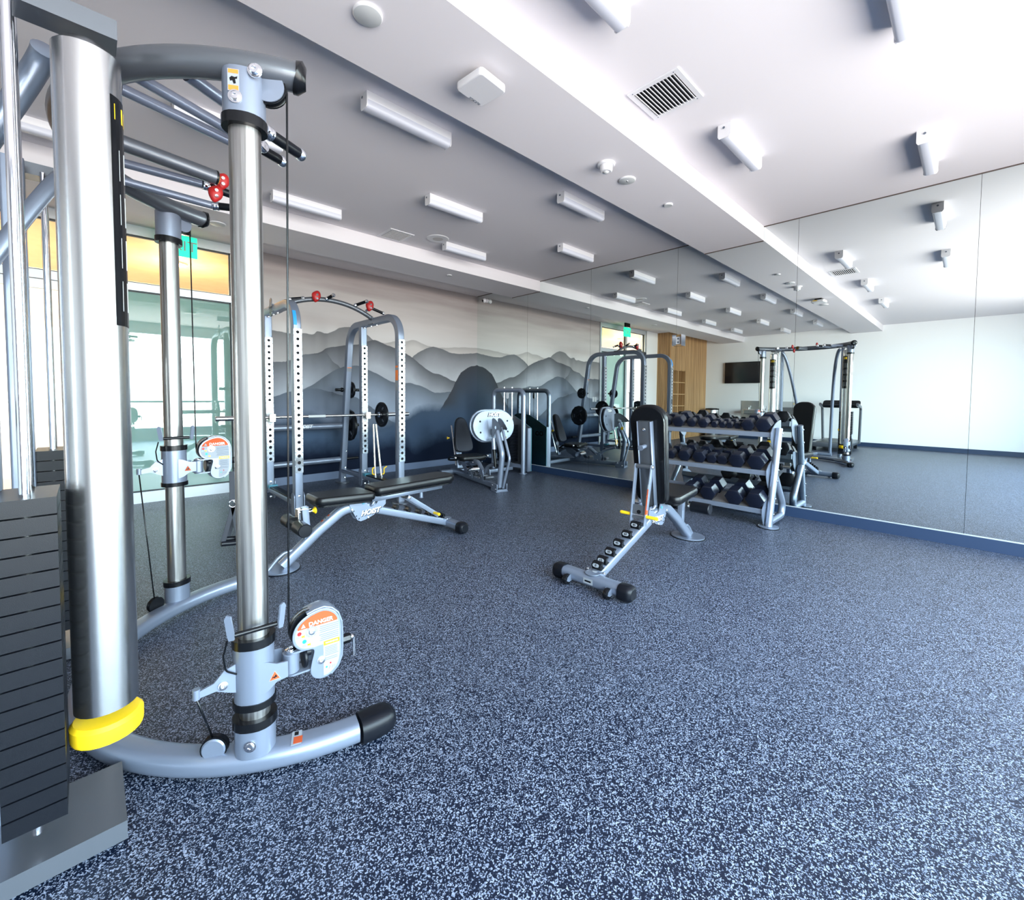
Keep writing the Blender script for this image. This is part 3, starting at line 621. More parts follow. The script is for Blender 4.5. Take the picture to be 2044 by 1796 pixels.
# J hooks
for x in (1.42,2.50):
    b=B(); b.prism(rrect(.062,.235,.03,5),(x,5.2515,.985),(-1,0,0),Z3,.012); jh=b.ob('bar_hook',WHT,rk)
    b=B(); b.bx(x-.031,x+.031,5.155,5.252,.905,.932); b.bx(x-.031,x+.031,5.155,5.168,.90,.985); bev(b.ob('hook_lip',NIK,jh),.004)
settle(rk,(2.0,5.2,0))
bb=root('barbell','long steel barbell resting on the rack hooks with a plate at each end','barbell')
B().cyl((1.33,5.20,.947),(2.66,5.20,.947),.0145).ob('shaft',STL,bb); 
for s_,x in ((-1,1.335),(1,2.66)):
    b=B(); b.lathe([(.034,0),(.034,.018),(.025,.02),(.025,.42),(.020,.425)],(x,5.20,.947),(s_,0,0)); b.ob('sleeve',CHR,bb)
b=B(); b.cyl((1.80,5.20,.947),(1.99,5.20,.947),.0152); b.ob('knurled_grip',GRYD,bb)
settle(bb,(2.0,5.20,.947))
def wt(label,c,ax,r,n=36,t=.032):
    rt=root('weight_plate',label,'weight plate',c,0,'weight plates on the rack and barbell'); plate_wt(rt,(0,0,0),ax,r,t,n); return rt
wt('round black weight plate on the right end of the barbell',(2.680,5.20,.947),(1,0,0),.158)
wt('round black weight plate on the left end of the barbell behind the steel pole',(1.315,5.20,.947),(-1,0,0),.158)
wt('small black faceted plate high on the right rear leg of the rack',(2.555,5.815,1.26),(1,0,0),.112,12)
wt('large black faceted plate low on the right rear leg of the rack',(2.555,5.875,.78),(1,0,0),.212,12,.04)
wt('small black faceted plate high on the left rear leg of the rack',(1.37,5.815,1.26),(-1,0,0),.112,12)
wt('large black faceted plate low on the left rear leg of the rack',(1.37,5.875,.78),(-1,0,0),.212,12,.04)
for k,(xt,yt,xb,yb,l) in enumerate(((2.525,5.08,2.495,4.98,'left of the two thin steel bars standing in the rack rail'),(2.55,5.06,2.55,4.93,'right of the two thin steel bars standing in the rack rail'))):
    sb=root('safety_bar',l,'bar',(xb,yb,.206),0,'thin steel bars standing on the rack rail'); p1=V((xt-xb,yt-yb,.63))
    B().cyl((0,0,0),p1,.011).ob('rod',NIK,sb); B().cyl((0,0,0),(0,0,.02),.022).ob('end_flange',STL,sb)
    b=B(); d=1 if k else -1; b.tube(fillet([(d*.012,0,.03),(d*.035,0,.035),(d*.035,0,.10),(d*.012 if not k else .07,0,.115 if not k else .12)],.012),.008); b.ob('catch_hook',YEL,sb)
# ================================================================ CABLE MACHINE
ct=root('cable_machine','silver dual-column cable machine with swivel pulley arms at the left edge','exercise machine')
CC=V((.79,2.25,0)); RC=.83
def arcp(d,z,r=RC): a=math.radians(d); return V((CC.x+r*math.cos(a),CC.y+r*math.sin(a),z))
B().sweep([arcp(a,.048) for a in range(98,263,3)],rrect(.088,.066,.026,5),(0,0,1)).ob('curved_base',SIL,ct)
for a0,sg in ((262,1),(98,-1)):
    b=B(); pts=[arcp(a0+sg*k,.044) for k in (-1.5,0,2,4,5.5,6.5,7.0)]
    b.sweep(pts,rrect(.102,.086,.034,5),(0,0,1),scale=[.98,1,1.02,1.0,.9,.72,.45]); b.ob('rubber_foot',RUB,ct)
B().sweep([arcp(a,2.172) for a in range(111,250,3)],circ(.041,24),(0,0,1)).ob('curved_top_beam',SILD,ct)
for a0,sg in ((249,1),(111,-1)):
    b=B(); b.sweep([arcp(a0+sg*k,2.172-(.008 if k>0 else 0)) for k in (-.3,0,.7,1.5)],circ(.046,24),(0,0,1),scale=[.96,1.05,.9,.5]); b.ob('beam_end_cap',BLK,ct)
def column(P,sy,e2,arm_dz,full=True):
    P=V((P[0],P[1],0)); e=V((.86,-.51*sy,0)).normalized(); n=V((-e.y,e.x,0))*(-sy); e2=V((*e2,0)).normalized(); n2=V((e2.y,-e2.x,0))   # n,n2 face the camera side
    U=(e.x,e.y,0)
    def ring(z0,z1,w_,h_,name,m_,par=ct,pr=None):
        # obround long axis along e: sweep up +z, a = up x t
        side=Z3.cross(e); return B().sweep([P+Z3*z0,P+Z3*z1],obround(h_,w_) ,e,).ob(name,m_,par)
    pole=ring(.10,2.03,.086,.072,'steel_column',POL)
    ring(.075,.165,.116,.098,'base_cup',SIL,pole); ring(.163,.190,.126,.108,'collar_ring',BLK,pole)
    ring(2.012,2.145,.114,.098,'top_cup',SIL,pole); ring(1.986,2.016,.122,.106,'collar_ring',BLK,pole)
    fr=n if n.y<0 or sy<0 else n
    b=B(); bolt(b,P+n*.050+Z3*.118,n,.013); bolt(b,P+n*.050+Z3*2.055-e*.008,n,.014); bolt(b,P+n*.050+e*.045+Z3*2.135,n,.015,h=.012); b.ob('bolts',CHR,pole)
    # top pulley
    pc=P+e*.068+Z3*2.118
    b=B(); b.lathe([(0,-.012),(.050,-.012),(.050,-.006),(.044,-.004),(.044,.004),(.050,.006),(.050,.012),(0,.012)],pc,n,BLK,32); pl_=b.ob('pulley_wheel',None,pole)
    b=B(); b.lathe([(0,0),(.046,0),(.046,.004),(0,.004)],pc+n*.014,n,None,32); b.lathe([(0,0),(.046,0),(.046,.004),(0,.004)],pc-n*.018,n,None,32); b.ob('pulley_cover',SIL,pole)
    # warning sticker on the cup
    b=B(); c=P+n*.0495-e*.012+Z3*2.10; rot=M((e,n,Z3)).transposed()
    b.box(c,(.030,.001,.062),WHS,rot); b.box(c+Z3*.024+n*.0006,(.026,.001,.011),ORG,rot); b.box(c-Z3*.022+n*.0006,(.026,.001,.014),ORG,rot)
    b.add([c+n*.0012+e*x+Z3*z for x,z in ((-.010,.004),(-.004,.010),(.004,.008),(.011,.011),(.010,.004),(.005,.003),(.007,-.009),(.001,-.011),(-.002,-.002),(-.008,-.004))],[tuple(range(10))],BLK)
    b.ob('warning_sticker',None,pole,False)
    if sy>0:
        b=B(); c=arcp(247,.0815); rr_=M.Rotation(math.radians(-22),3,'Z'); b.box(c,(.030,.062,.001),WHS,rr_); b.box(c+V((.0,-.012,.0006)),(.026,.03,.001),LOR,rr_); b.box(c+V((.006,.018,.0006)),(.012,.016,.001),BLK,rr_); b.ob('warning_sticker',None,pole,False)
    dz=arm_dz
    ring(.246+dz,.420+dz,.114,.098,'arm_sleeve',SIL,pole); ring(.226+dz,.247+dz,.122,.106,'collar_ring',BLK,pole); ring(.418+dz,.445+dz,.122,.106,'collar_ring',BLK,pole)
    L=lambda s,z,o=0: P+e2*s+n2*o+Z3*(z+dz)
    armp=None
    for o in (.046,-.040):
        arm=B(); arm.prism([(.006,.372),(.03,.366),(.055,.353),(.086,.350),(.086,.300),(.055,.296),(.03,.276),(.006,.268)],P+n2*o+Z3*dz,e2,Z3,.006 if o>0 else -.006)
        arm=arm.ob('arm_bracket',SIL,ct); armp=armp or arm
    arm=armp
    b=B(); t=L(.048,.318,.0530)
    b.add([t+e2*x+Z3*z for x,z in ((-.017,-.013),(.017,-.013),(0,.017))],[(0,1,2)],WHS); b.add([t+n2*.0005+e2*x+Z3*z for x,z in ((-.0145,-.0115),(.0145,-.0115),(0,.0142))],[(0,1,2)],LOR)
    b.add([t+n2*.001+e2*x+Z3*z for x,z in ((-.007,-.007),(-.006,-.001),(-.001,-.002),(.002,.004),(.006,-.001),(.007,-.006),(.003,-.004),(.0,-.008),(-.003,-.004))],[tuple(range(9))],BLK); b.ob('warning_triangle',None,arm,False)
    b=B(); b.cyl(L(.106,.285),L(.106,.350),.025,n=28,ch=.002); pv=b.ob('pivot_barrel',SIL,arm)
    for z in (.351,.278): b=B(); b.prism(rrect(.118,.052,.024,6,cx=.048),L(.100,z),e2,-n2,.006); b.ob('fork_plate',SIL,arm)
    b=B(); bolt(b,L(.106,.357),Z3,.013); b.ob('pivot_bolt',CHR,arm)
    b=B(); b.cyl(L(.140,.318),L(.152,.318),.034,n=28,ch=.003); b.cyl(L(.150,.338,.012),L(.163,.338,.012),.013,n=16); b.ob('guide_roller',RUB,arm)
    out0=[(.162,.262),(.175,.247),(.198,.240),(.224,.246),(.247,.266),(.258,.295),(.260,.33),(.260,.375),(.258,.415),(.248,.446),(.228,.468),(.203,.479),(.175,.477),(.148,.468),(.124,.452),(.109,.430),(.104,.405),(.109,.382),(.124,.363),(.146,.353),(.166,.350),(.170,.338),(.163,.31),(.158,.28)]
    def smooth(p,k=3):
        o=[];N=len(p)
        for i in range(N):
            a,b_,c,d=[p[(i+j)%N] for j in (-1,0,1,2)]
            for q in range(k):
                t=q/k; o.append(tuple(.5*((2*b_[m])+(-a[m]+c[m])*t+(2*a[m]-5*b_[m]+4*c[m]-d[m])*t*t+(-a[m]+3*b_[m]-3*c[m]+d[m])*t**3) for m in (0,1)))
        return o
    O=smooth(out0)[::-1]
    O=O[::-1]
    b=B(); b.prism(O,P-n2*.022+Z3*dz,e2,Z3,-.044 if False else .001); 
    b=B(); b.prism(O,P+n2*.026+Z3*dz,e2,Z3,.006,ch=.002); b.prism(O,P-n2*.032+Z3*dz,e2,Z3,.006,ch=.002)
    # top and right rim between the two plates
    rim=[q for q in O if q[0]>.17 and q[1]>.25 and not(q[0]<.2 and q[1]<.4)]
    rim=[(.150,.472),(.175,.480),(.203,.483),(.229,.472),(.251,.449),(.262,.415),(.264,.375),(.264,.33),(.262,.295),(.250,.264),(.226,.243)]
    b.sweep(fillet([L(x,z) for x,z in rim],.02,3),rrect(.006,.058,.002,2),n2)
    hs=b.ob('pulley_housing',SIL,arm)
    b=B(); b.lathe([(0,-.013),(.064,-.013),(.064,-.007),(.056,-.004),(.056,.004),(.064,.007),(.064,.013),(0,.013)],L(.164,.415),n2,BLK,36); b.ob('pulley_wheel',None,arm)
    # label: white face, orange banner, yellow strip, icons and fine print
    cx,cz=.188,.372; ins=[]
    N=len(O)
    for i,(x,y) in enumerate(O):
        x0,y0=O[i-1];x1,y1=O[(i+1)%N];tx,ty=x1-x0,y1-y0;l=math.hypot(tx,ty); ins.append((x-ty/l*.0075,y+tx/l*.0075))
    lab=[q for q in ins if not(q[1]<.352 and q[0]<.199)]
    i0=min(range(len(lab)),key=lambda i:(lab[i][1]-.25)**2+(lab[i][0]-.199)**2)
    F=lambda o,x,z: P+e2*x+n2*(.0326+o)+Z3*(z+dz)
    def flat(bm,poly,o,m_): bm.add([F(o,x,z) for x,z in poly],[tuple(range(len(poly)))],m_)
    b=B()
    up=[q for q in ins if q[1]>.355]; up=sorted(up,key=lambda q:math.atan2(q[1]-.41,q[0]-.18))
    flat(b,up,0,WHS)
    lo=[(.199,.356),(.252,.356)]+[q for q in sorted([q for q in ins if q[1]<=.352 and q[0]>=.199],key=lambda q:-q[1]) if q[0]>.2]+[(.199,.249)]
    flat(b,lo,0,WHS)
    ban=sorted([q for q in ins if q[1]>.4285],key=lambda q:math.atan2(q[1]-.4286,q[0]-.18)); flat(b,[(max(q[0] for q in ban if q[1]<.438),.428)]+ban+[(min(q[0] for q in ban if q[1]<.438),.428)],.0004,LOR)
    flat(b,[(.200,.351),(.252,.351),(.252,.366),(.200,.366)],.0004,YEL)
    flat(b,[(.130,.432),(.144,.432),(.137,.446)],.0008,WHS)
    rnd=random.Random(3)
    for z in (.420,.4135,.407,.4005,.392,.3855,.379,.3725): flat(b,[(.184+rnd.random()*.01,z-.001),(.249,z-.001),(.249,z+.001),(.184+rnd.random()*.01,z+.001)],.0005,GRT)
    for z in (.343,.3375,.332,.3265,.321,.3155,.306,.3): flat(b,[(.204,z-.0009),(.248-rnd.random()*.01,z-.0009),(.248,z+.0009),(.204,z+.0009)],.0005,GRT)
    for x,z,m_,r0_ in ((.125,.416,RED,.0065),(.140,.386,TEA,.0065),(.222,.285,RED,.003),(.209,.275,TEA,.003)): flat(b,[(x+r0_*math.cos(t*PI/8),z+r0_*math.sin(t*PI/8)) for t in range(16)],.0006,m_)
    for x,z in ((.116,.404),(.134,.372)):
        flat(b,[(x,z-.0035),(x+.010,z-.0035),(x+.010,z+.0035),(x,z+.0035)],.0006,BLP); flat(b,[(x+.015,z-.003),(x+.023,z-.003),(x+.023,z+.003),(x+.015,z+.003)],.0006,YEL); flat(b,[(x+.023,z-.005),(x+.025,z-.005),(x+.025,z+.005),(x+.023,z+.005)],.0006,YEL)
    for x in (.216,.226,.232): flat(b,[(x,.266),(x+.0012,.266),(x+.005,.276),(x+.0038,.276)],.0006,GRT)
    lb=b.ob('danger_label',None,hs,False)
    text('DANGER',.0190,WHT,F(.0010,.192,.4385),e2,Z3,lb,ext=.0002,bold=.0004,sx_=1.0); text('WARNING',.0085,WHT,F(.0010,.226,.3585),e2,Z3,lb,ext=.0002)
    b=B(); bolt(b,F(0,.163,.413),n2,.010); b.lathe([(.019,0),(.018,.002),(.015,.002)],F(0,.163,.413),n2,None,24); bolt(b,F(0,.192,.305),n2,.010); b.ob('bolts',CHR,hs)
    b=B(); b.lathe([(.016,0),(.018,.004),(.018,.030),(.014,.036),(0,.036)],L(.264,.334),e2,None,8); b.ob('cable_stop',BLK,arm)
    b=B(); b.ball(L(.304,.334),.009); b.tube(fillet([L(.308,.334),L(.312,.325),L(.312,.262)],.004),.0045,n=8); b.ob('snap_hook',CHR,arm)
    # cable from the top pulley to the arm pulley
    B().tube([P+e*.1175+Z3*2.115,(P+e*.1175+Z3*2.115).lerp(L(.100,.415),.5),L(.100,.415)],.0032,n=8).ob('cable',BLK,ct)
    # lock lever round the column
    b=B(); b.cyl(P+n2*.062-e2*.060+Z3*(.487+dz),P+n2*.062+e2*.055+Z3*(.487+dz),.0075); lv=b.ob('lock_lever',BLK,arm)
    for s_ in (-.066,.060):
        b=B(); b.prism([(-.006,-.010),(.008,-.012),(.012,.0),(.020,.052),(.014,.064),(.002,.060),(-.006,.010)],P+e2*(s_)+n2*.070+Z3*(.487+dz),(-n2*.5+e2*(.86 if s_>0 else -.86)).normalized(),Z3,.006); b.ob('lever_plate',SIL,lv)
    b=B(); b.tube(fillet([P-e2*.075+n2*.05+Z3*(.47+dz),P-e2*.085+n2*.04+Z3*(.42+dz),P-e2*.078+n2*.03+Z3*(.37+dz),P-e2*.05+n2*.02+Z3*(.345+dz)],.03),.0028,n=8); b.ob('release_wire',BLK,lv)
    b=B(); b.prism([(0,.05),(-.03,.040),(-.055,.012),(-.10,.0),(-.10,-.018),(-.05,-.014),(-.02,-.03),(0,-.038)],P-e2*.052+n2*.012+Z3*(.325+dz),e2,Z3,.006); b.cyl(P-e2*.150+n2*.012+Z3*(.305+dz),P-e2*.150+n2*.012+Z3*(.335+dz),.010); b.ob('rear_bracket',SIL,arm)
    b=B(); bolt(b,P-e2*.085+n2*.020+Z3*(.322+dz),n2,.010); b.ob('bolts',CHR,arm)
    # floor pulley with its cable on the base
    q=P-e*.115+Z3*.098
    b=B(); b.lathe([(0,-.010),(.038,-.010),(.034,0),(.038,.010),(0,.010)],q,n,BLK,28); fp=b.ob('floor_pulley',None,ct)
    b=B(); b.lathe([(0,0),(.034,0),(.030,.004),(0,.004)],q+n*.012,n,None,28); b.ob('pulley_cover',SIL,fp)
    B().tube([P-e2*.150+n2*.012+Z3*(.305+dz),q-e*.005+Z3*.03],.003,n=8).ob('cable',BLK,ct)
column((.36,1.54),1,(.995,-.096),0)
column((.33,2.97),-1,(.995,.096),.476)
# weight towers, braces, rear foot
for sy,y0 in ((1,2.86),(-1,1.64)):
    sh=B().lathe([(.068,.34),(.068,2.08),(.05,2.10)],(.02,y0,0),Z3,None,28).ob('stack_shroud',STL,ct)
    b=B(); 
    for k in range(16): b.lathe([(.0695,0),(.0695,.012)],(.02,y0,.19+k*.0085),Z3,None,20) if False else None
    b.lathe([(.075,.26),(.078,.27),(.078,.30),(.070,.31)],(.02,y0,0),Z3,None,24); b.ob('shroud_collar',YEL,sh)
    b=B(); b.lathe([(.0,0),(.02,0),(.022,.012),(.0,.016)],(.02,y0-sy*.085,.60),(.3,-sy,0),None,14); b.ob('selector_knob',YEL,ct)
    b=B()
    for k in range(18): b.bx(-.17,-.06,y0-.10,y0+.10,.14+k*.045,.14+k*.045+.041)
    st=b.ob('weight_stack',RUB,ct,False)
    for dy in (-.06,.06): B().cyl((-.115,y0+dy,.1),(-.115,y0+dy,2.14),.010).ob('guide_rod',CHR,ct)
    B().sweep([(-.20,y0-sy*.10,.03),(-.20,y0-sy*.10,2.16)],rrect(.07,.05,.008),(0,1,0)).ob('tower_upright',SIL,ct)
    b=B(); b.bx(-.23,.05,y0-.13,y0+.13,.02,.07); b.ob('tower_base',SILD,ct); b=B(); b.bx(-.24,.08,y0-.04,y0+.04,2.13,2.18); b.ob('tower_top',SILD,ct)
    # placard wrapped on the shroud
    b=B(); K=10; vs=[]
    for i in range(K+1):
        a=math.radians(-52+104*i/K)
        for z in (1.38,1.98): vs.append((.02+.0692*math.cos(a),y0+.0692*math.sin(a),z))
    b.add(vs,[(2*i,2*i+2,2*i+3,2*i+1) for i in range(K)],BLK)
    vs=[(.02+.0697*math.cos(math.radians(a)),y0+.0697*math.sin(math.radians(a)),z) for a in (-45,-20,0,20,45) for z in (1.92,1.96)]; b.add(vs,[(2*i,2*i+2,2*i+3,2*i+1) for i in range(4)],YEL)
    for rr2 in range(4):
        for a0 in (-24,20): 
            vs=[(.02+.0697*math.cos(math.radians(a)),y0+.0697*math.sin(math.radians(a)),z) for a in (a0-12,a0+12) for z in (1.42+rr2*.115,1.50+rr2*.115)]; b.add(vs,[(0,2,3,1)],GRYD)
    b.ob('instruction_placard',None,sh,False)
    pts=[]
    for i in range(17):
        t=i/16; ang=t*PI/2; pts.append((-.06-.80*(1-math.cos(ang)),y0-sy*.12-sy*.25*t,.04+2.08*(math.cos(ang)**.8 if i<16 else 0)))
    B().tube(pts,.028,n=16).ob('rear_brace',SIL,ct)
B().sweep([(-.86,1.98,.03),(-.86,2.52,.03)],rrect(.07,.055,.01),(0,0,1)).ob('rear_foot',SIL,ct)
b=B(); b.sweep([(-.86,2.25,.035),(-.04,2.25,.045)],rrect(.07,.05,.01),(0,0,1)); b.ob('spine_tube',SIL,ct)
Zg=2.15
grip(ct,(.24,1.675,Zg+.01),(.485,1.806,Zg),(.646,1.89,Zg),.020,.020); grip(ct,(.10,1.78,Zg+.01),(.44,1.915,Zg),(.609,1.996,Zg),.018,.018)
grip(ct,(.10,1.90,Zg+.01),(.47,1.99,Zg),(.517,1.915,Zg),.019,.018)
grip(ct,(.05,2.50,Zg+.01),(.40,2.46,Zg),(.56,2.50,Zg),.018,.018); grip(ct,(.10,2.70,Zg+.01),(.48,2.70,Zg),(.64,2.62,Zg),.018,.018)
b=B(); b.cyl((.0,2.30,Zg+.02),(.43,2.345,Zg),.030,n=24); bx_=b.ob('centre_boom',SILD,ct); b=B(); d=V((.43,.045,-.02)).normalized(); b.lathe([(.031,0),(.031,.006),(.026,.010),(0,.012)],V((.43,2.345,Zg)),d,None,24); cp=b.ob('boom_cap',BLK,bx_)
b=B()
for k in range(14):
    if k in (6,13): continue
    a=2*PI*k/14; c=V((.43,2.345,Zg))+d*.0125+(Z3*math.sin(a)+V((-d.y,d.x,0))*math.cos(a))*.019; b.box(c,(.001,.003,.005),YEL,M((d,V((-d.y,d.x,0)),Z3)).transposed())
b.ob('yellow_print',None,cp,False)
hold(ct,(.505,2.02,Zg+.03),.75); hold(ct,(.47,2.42,Zg+.02),.8); hold(ct,(.44,2.40,Zg-.05),.8)
settle(ct,(.2,2.25,0))
for k,(x,y,l) in enumerate(((.528,2.62,'black nylon cable handle with chrome ring hanging from the far pulley arm, left one'),(.556,2.66,'black nylon cable handle hanging just behind the other, half hidden by the pole'))):
    h=root('nylon_strap',l,'strap',(x,y,.80 if k==0 else .81),0,'nylon cable handles on the far arm')
    b=B(); b.bx(-.014,.014,-.002,.002,-.15,0); b.ob('webbing_loop',SHD,h)
    b=B(); b.tube([(0.018*math.cos(t*PI/10),0,-.167+.018*math.sin(t*PI/10)) for t in range(21)],.003,n=8); b.ob('steel_ring',CHR,h)
    for s_ in (-1,1):
        b=B(); b.sweep([(0,0,-.185),(s_*.035-.012,0,-.36)],rrect(.003,.022,.001,2),(1,0,0)); b.ob('strap',SHD,h)
    b=B(); b.cyl((-.055,0,-.365),(.032,0,-.375),.013); b.ob('hand_grip',RUB,h)
# ================================================================ ADJUSTABLE BENCHES
def bench(label,loc,rz,ang,strut_to,cam):
    """x runs from the front foot plate to the rear tee; cam = side (+1/-1 in y) where the maker's letters are seen"""
    r=root('adjustable_bench',label,'bench',loc,rz,'adjustable benches on the floor'); ca,sa=math.cos(ang),math.sin(ang); PV=V((.625,0,.395)); KS=.03 if ang>.5 else 0; kp=.86 if ang>.5 else 1; SO=.0 if ang>.5 else .06; RO=0 if ang>.5 else .03
    def K(x,y,z): d=V((x,0,z))-PV; return V((PV.x+KS+d.x*ca-d.z*sa,y,PV.z+d.x*sa+d.z*ca))
    KX=V((ca,0,sa)); KZ=V((-sa,0,ca))
    fp=B().sweep([(0,0,0),(0,0,.012)],[(q[0]*.115,q[1]*.125) for q in circ(1,32)],(0,1,0)).ob('foot_plate',SIL,r)
    B().sweep([(0,0,0.0),(0,0,.006)],[(q[0]*.122,q[1]*.132) for q in circ(1,32)],(0,1,0)).ob('rubber_pad',RUB,fp)
    B().sweep(fillet([(.01,0,.02),(.245,0,.215),(.43,0,.345),(.70,0,.318)],{1:.3,2:.16},8),rrect(.070,.064,.02,4),(0,1,0)).ob('front_tube',SIL,r)
    B().tube(fillet([(-.075,0,.012),(-.02,0,.075),(.02,0,.105),(.10,0,.118)],.03),.011,n=12).ob('lift_loop',SIL,r)
    bm=B().sweep([(.62,0,.315),(1.34,0,.058)],rrect(.060,.070,.012,3),(0,1,0)).ob('ladder_beam',SIL,r)
    t=B().sweep([(1.345,-.21,.058),(1.345,.21,.058)],rrect(.078,.070,.024,4),(0,0,1)).ob('rear_tee',SIL,r)
    for s in (-1,1):
        b=B(); b.sweep([(1.345,s*.185,.052),(1.345,s*.20,.052),(1.345,s*.235,.052),(1.345,s*.252,.052),(1.345,s*.262,.052)],rrect(.096,.098,.036,5),(0,0,1),scale=[.97,1,1,.88,.6]); b.ob('rubber_cap',RUB,t)
        b=B(); b.lathe([(.012,-.012),(.030,-.012),(.033,-.006),(.033,.006),(.030,.012),(.012,.012)],(1.40,s*.135,.036),Y3,None,24); wh=b.ob('transport_wheel',BLK,t)
        b=B(); 
        b.prism([(-.02,.03),(-.01,.06),(.02,.066),(.045,.05),(.05,.032),(.03,.022)],(1.37,s*.135+.018,0.0),X3,Z3,.004); b.prism([(-.02,.03),(-.01,.06),(.02,.066),(.045,.05),(.05,.032),(.03,.022)],(1.37,s*.135-.014,0.0),X3,Z3,.004); bolt(b,(1.40,s*.135-.018,.036),-Y3,.007); b.ob('wheel_fork',SIL,wh)
    b=B(); b.sweep([(1.30,0,.0965),(1.30,0,.100)],obround(.085,.16),(1,0,0)); jp=b.ob('joint_plate',SIL,t); b=B(); bolt(b,(1.305,.055,.100),Z3,.008); bolt(b,(1.305,-.055,.100),Z3,.008); b.ob('bolts',CHR,jp)
    b=B(); b.sweep([(1.305,0,.100),(1.305,0,.101)],obround(.03,.05),(1,0,0)); b.ob('round_sticker',WHS,jp)
    b=B(); b.box((1.3855,0,.06),(.001,.062,.034),WHS); b.box((1.3862,0,.06),(.0008,.04,.010),BLK); b.ob('maker_sticker',None,t,False)
    # ladder hooks with their angles
    sl=math.atan2(-.257,.72); 
    for x,n_ in ((.835,'80'),(.945,'60'),(1.045,'45'),(1.14,'30'),(1.225,'15'),(1.278,'0')):
        z=.315+(x-.62)*(-.257/.72)+.031; hk=V((x,0,z)); ax=V((math.cos(sl),0,math.sin(sl))); az=V((-math.sin(sl),0,math.cos(sl)))
        b=B(); b.prism([(-.020,-.002),(.018,-.002),(.020,.020),(.014,.036),(.0,.042),(-.020,.040),(-.022,.033),(-.006,.028),(-.004,.012),(-.012,.006)],hk+Y3*.030,ax,az,.060); h=b.ob('ladder_hook',BLK,bm)
        nx=(ax*.8+az*.6).normalized(); up_=(az*.8-ax*.6).normalized(); c=hk+ax*.0185+az*.033
        b=B(); b.prism(obround(.042,.022,6),c,Y3,up_,.0012); lb=b.ob('angle_label',WHS,h)
        text(n_,.020,BLK,c+nx*.0016,Y3,up_,lb,ext=.0002,bold=.0004)
    # side plates with letters
    pg=[(.452,.385),(.458,.36),(.487,.30),(.515,.245),(.54,.232),(.575,.238),(.64,.262),(.70,.298),(.742,.335),(.742,.372),(.722,.40),(.695,.402),(.683,.375),(.665,.345),(.63,.335),(.60,.345),(.585,.372),(.575,.40)]
    for s in (-1,1):
        b=B(); b.prism(pg,(0,s*.036+(.003 if s>0 else .003),0),X3,Z3,.006); b.cyl((.56,s*.04,.37),(.56,s*.043,.37),.011,GRYP)
        for x,z in ((.475,.33),(.60,.25),(.715,.385)): bolt(b,(x,s*.0395,z),Y3*s,.006)
        for x,z in ((.507,.278),(.527,.255),(.487,.318)): b.box((x,s*.0397,z),(.012,.001,.006),BLK,M.Rotation(-.9,3,'Y'))
        sp_=b.ob('side_plate',SIL,r)
        rot_=.10; axx=V((1,0,.06)) if s<0 else V((-1,0,-.06))
        ay=V((-.06,0,1)); text('HOIST',.052,WHT,(.615,s*.0402,.292),axx,ay,sp_,shear=.35,bold=.0022,sx_=1.0)
        text('HOIST',.052,BLK,(.618,s*.0397,.289),axx,ay,sp_,shear=.35,bold=.004,sx_=1.0)
    # pads
    def outline(x0,x1,w0,w1,r0_,r1_):
        o=[]; 
        for cx,cy,a0,rr_ in ((x1-r1_,w1/2-r1_,0,r1_),(x0+r0_,w0/2-r0_,PI/2,r0_),(x0+r0_,-w0/2+r0_,PI,r0_),(x1-r1_,-w1/2+r1_,1.5*PI,r1_)):
            for i in range(9): a=a0+PI/2*i/8; o.append((cx+rr_*math.cos(a),cy+rr_*math.sin(a)))
        return o
    sa2=math.radians(-2.0); sx2=V((math.cos(sa2),0,math.sin(sa2))); b=B(); b.prism([(x-.14,y) for x,y in outline(.14,.56,.27,.31,.05,.045)],(.135+SO,0,.418),sx2,Y3,.058,None,ch=.018); s1=b.ob('seat_pad',VIN,r)
    b=B(); b.prism([(x-.14,y) for x,y in outline(.16,.545,.24,.28,.05,.04)],(.135+SO,0,.406),sx2,Y3,.014); b.ob('seat_base',BLK,s1)
    b=B(); b.prism([(x-.60,y) for x,y in outline(.605,1.345,.25*kp,.29*kp,.05,.105)],K(.625,0,.425),KX,Y3,.060,None,ch=.019); bp=b.ob('back_pad',VIN,r)
    b=B(); b.prism([(x-.60,y) for x,y in outline(.62,1.33,.235*kp,.275*kp,.05,.105)],K(.625,0,.414),KX,Y3,.013); b.ob('pad_base',BLK,bp)
    c2=[(K(x,0,z)) for x,z in ((.62,.392),(1.26,.392))]
    b=B(); b.sweep(c2,rrect(.036,.088,.004,2),(0,1,0)); fr=b.ob('back_frame',SIL if ang<.5 else SILD,r)
    b=B(); 
    for s in (-1,1): b.sweep([K(.62,s*.046,.388),K(1.26,s*.046,.388)],rrect(.044,.006,.001,1),(0,1,0))
    b.ob('frame_edge',SIL,fr)
    b=B(); b.cyl(K(1.08,0,.375),K(1.08,0,.315),.015); b.lathe([(.02,0),(.02,.004),(.012,.004)],K(1.08,0,.314),-KZ,None,16); b.ob('hang_peg',SIL,fr)
    b=B(); bolt(b,K(1.20,0,.3735),-KZ,.009); bolt(b,K(.70,0,.3735),-KZ,.009); b.ob('bolts',CHR,fr)
    b=B(); b.tube(fillet([K(.64,-.05,.37),K(.62,-.05,.34),K(.62,.05,.34),K(.64,.05,.37)],.015),.010,n=10); b.ob('hinge_loop',SIL,fr)
    # strut
    T0=K(.935,0,.345); T1=V(strut_to); b=B(); b.cyl(T0-Y3*.062,T0+Y3*.062,.017); hg=b.ob('hinge_tube',SILD,r)
    b=B(); bolt(b,T0+Y3*.062,Y3,.009); bolt(b,T0-Y3*.062,-Y3,.009); b.ob('bolts',CHR,hg)
    d=(T1-T0).normalized(); nrm=d.cross(Y3).normalized()
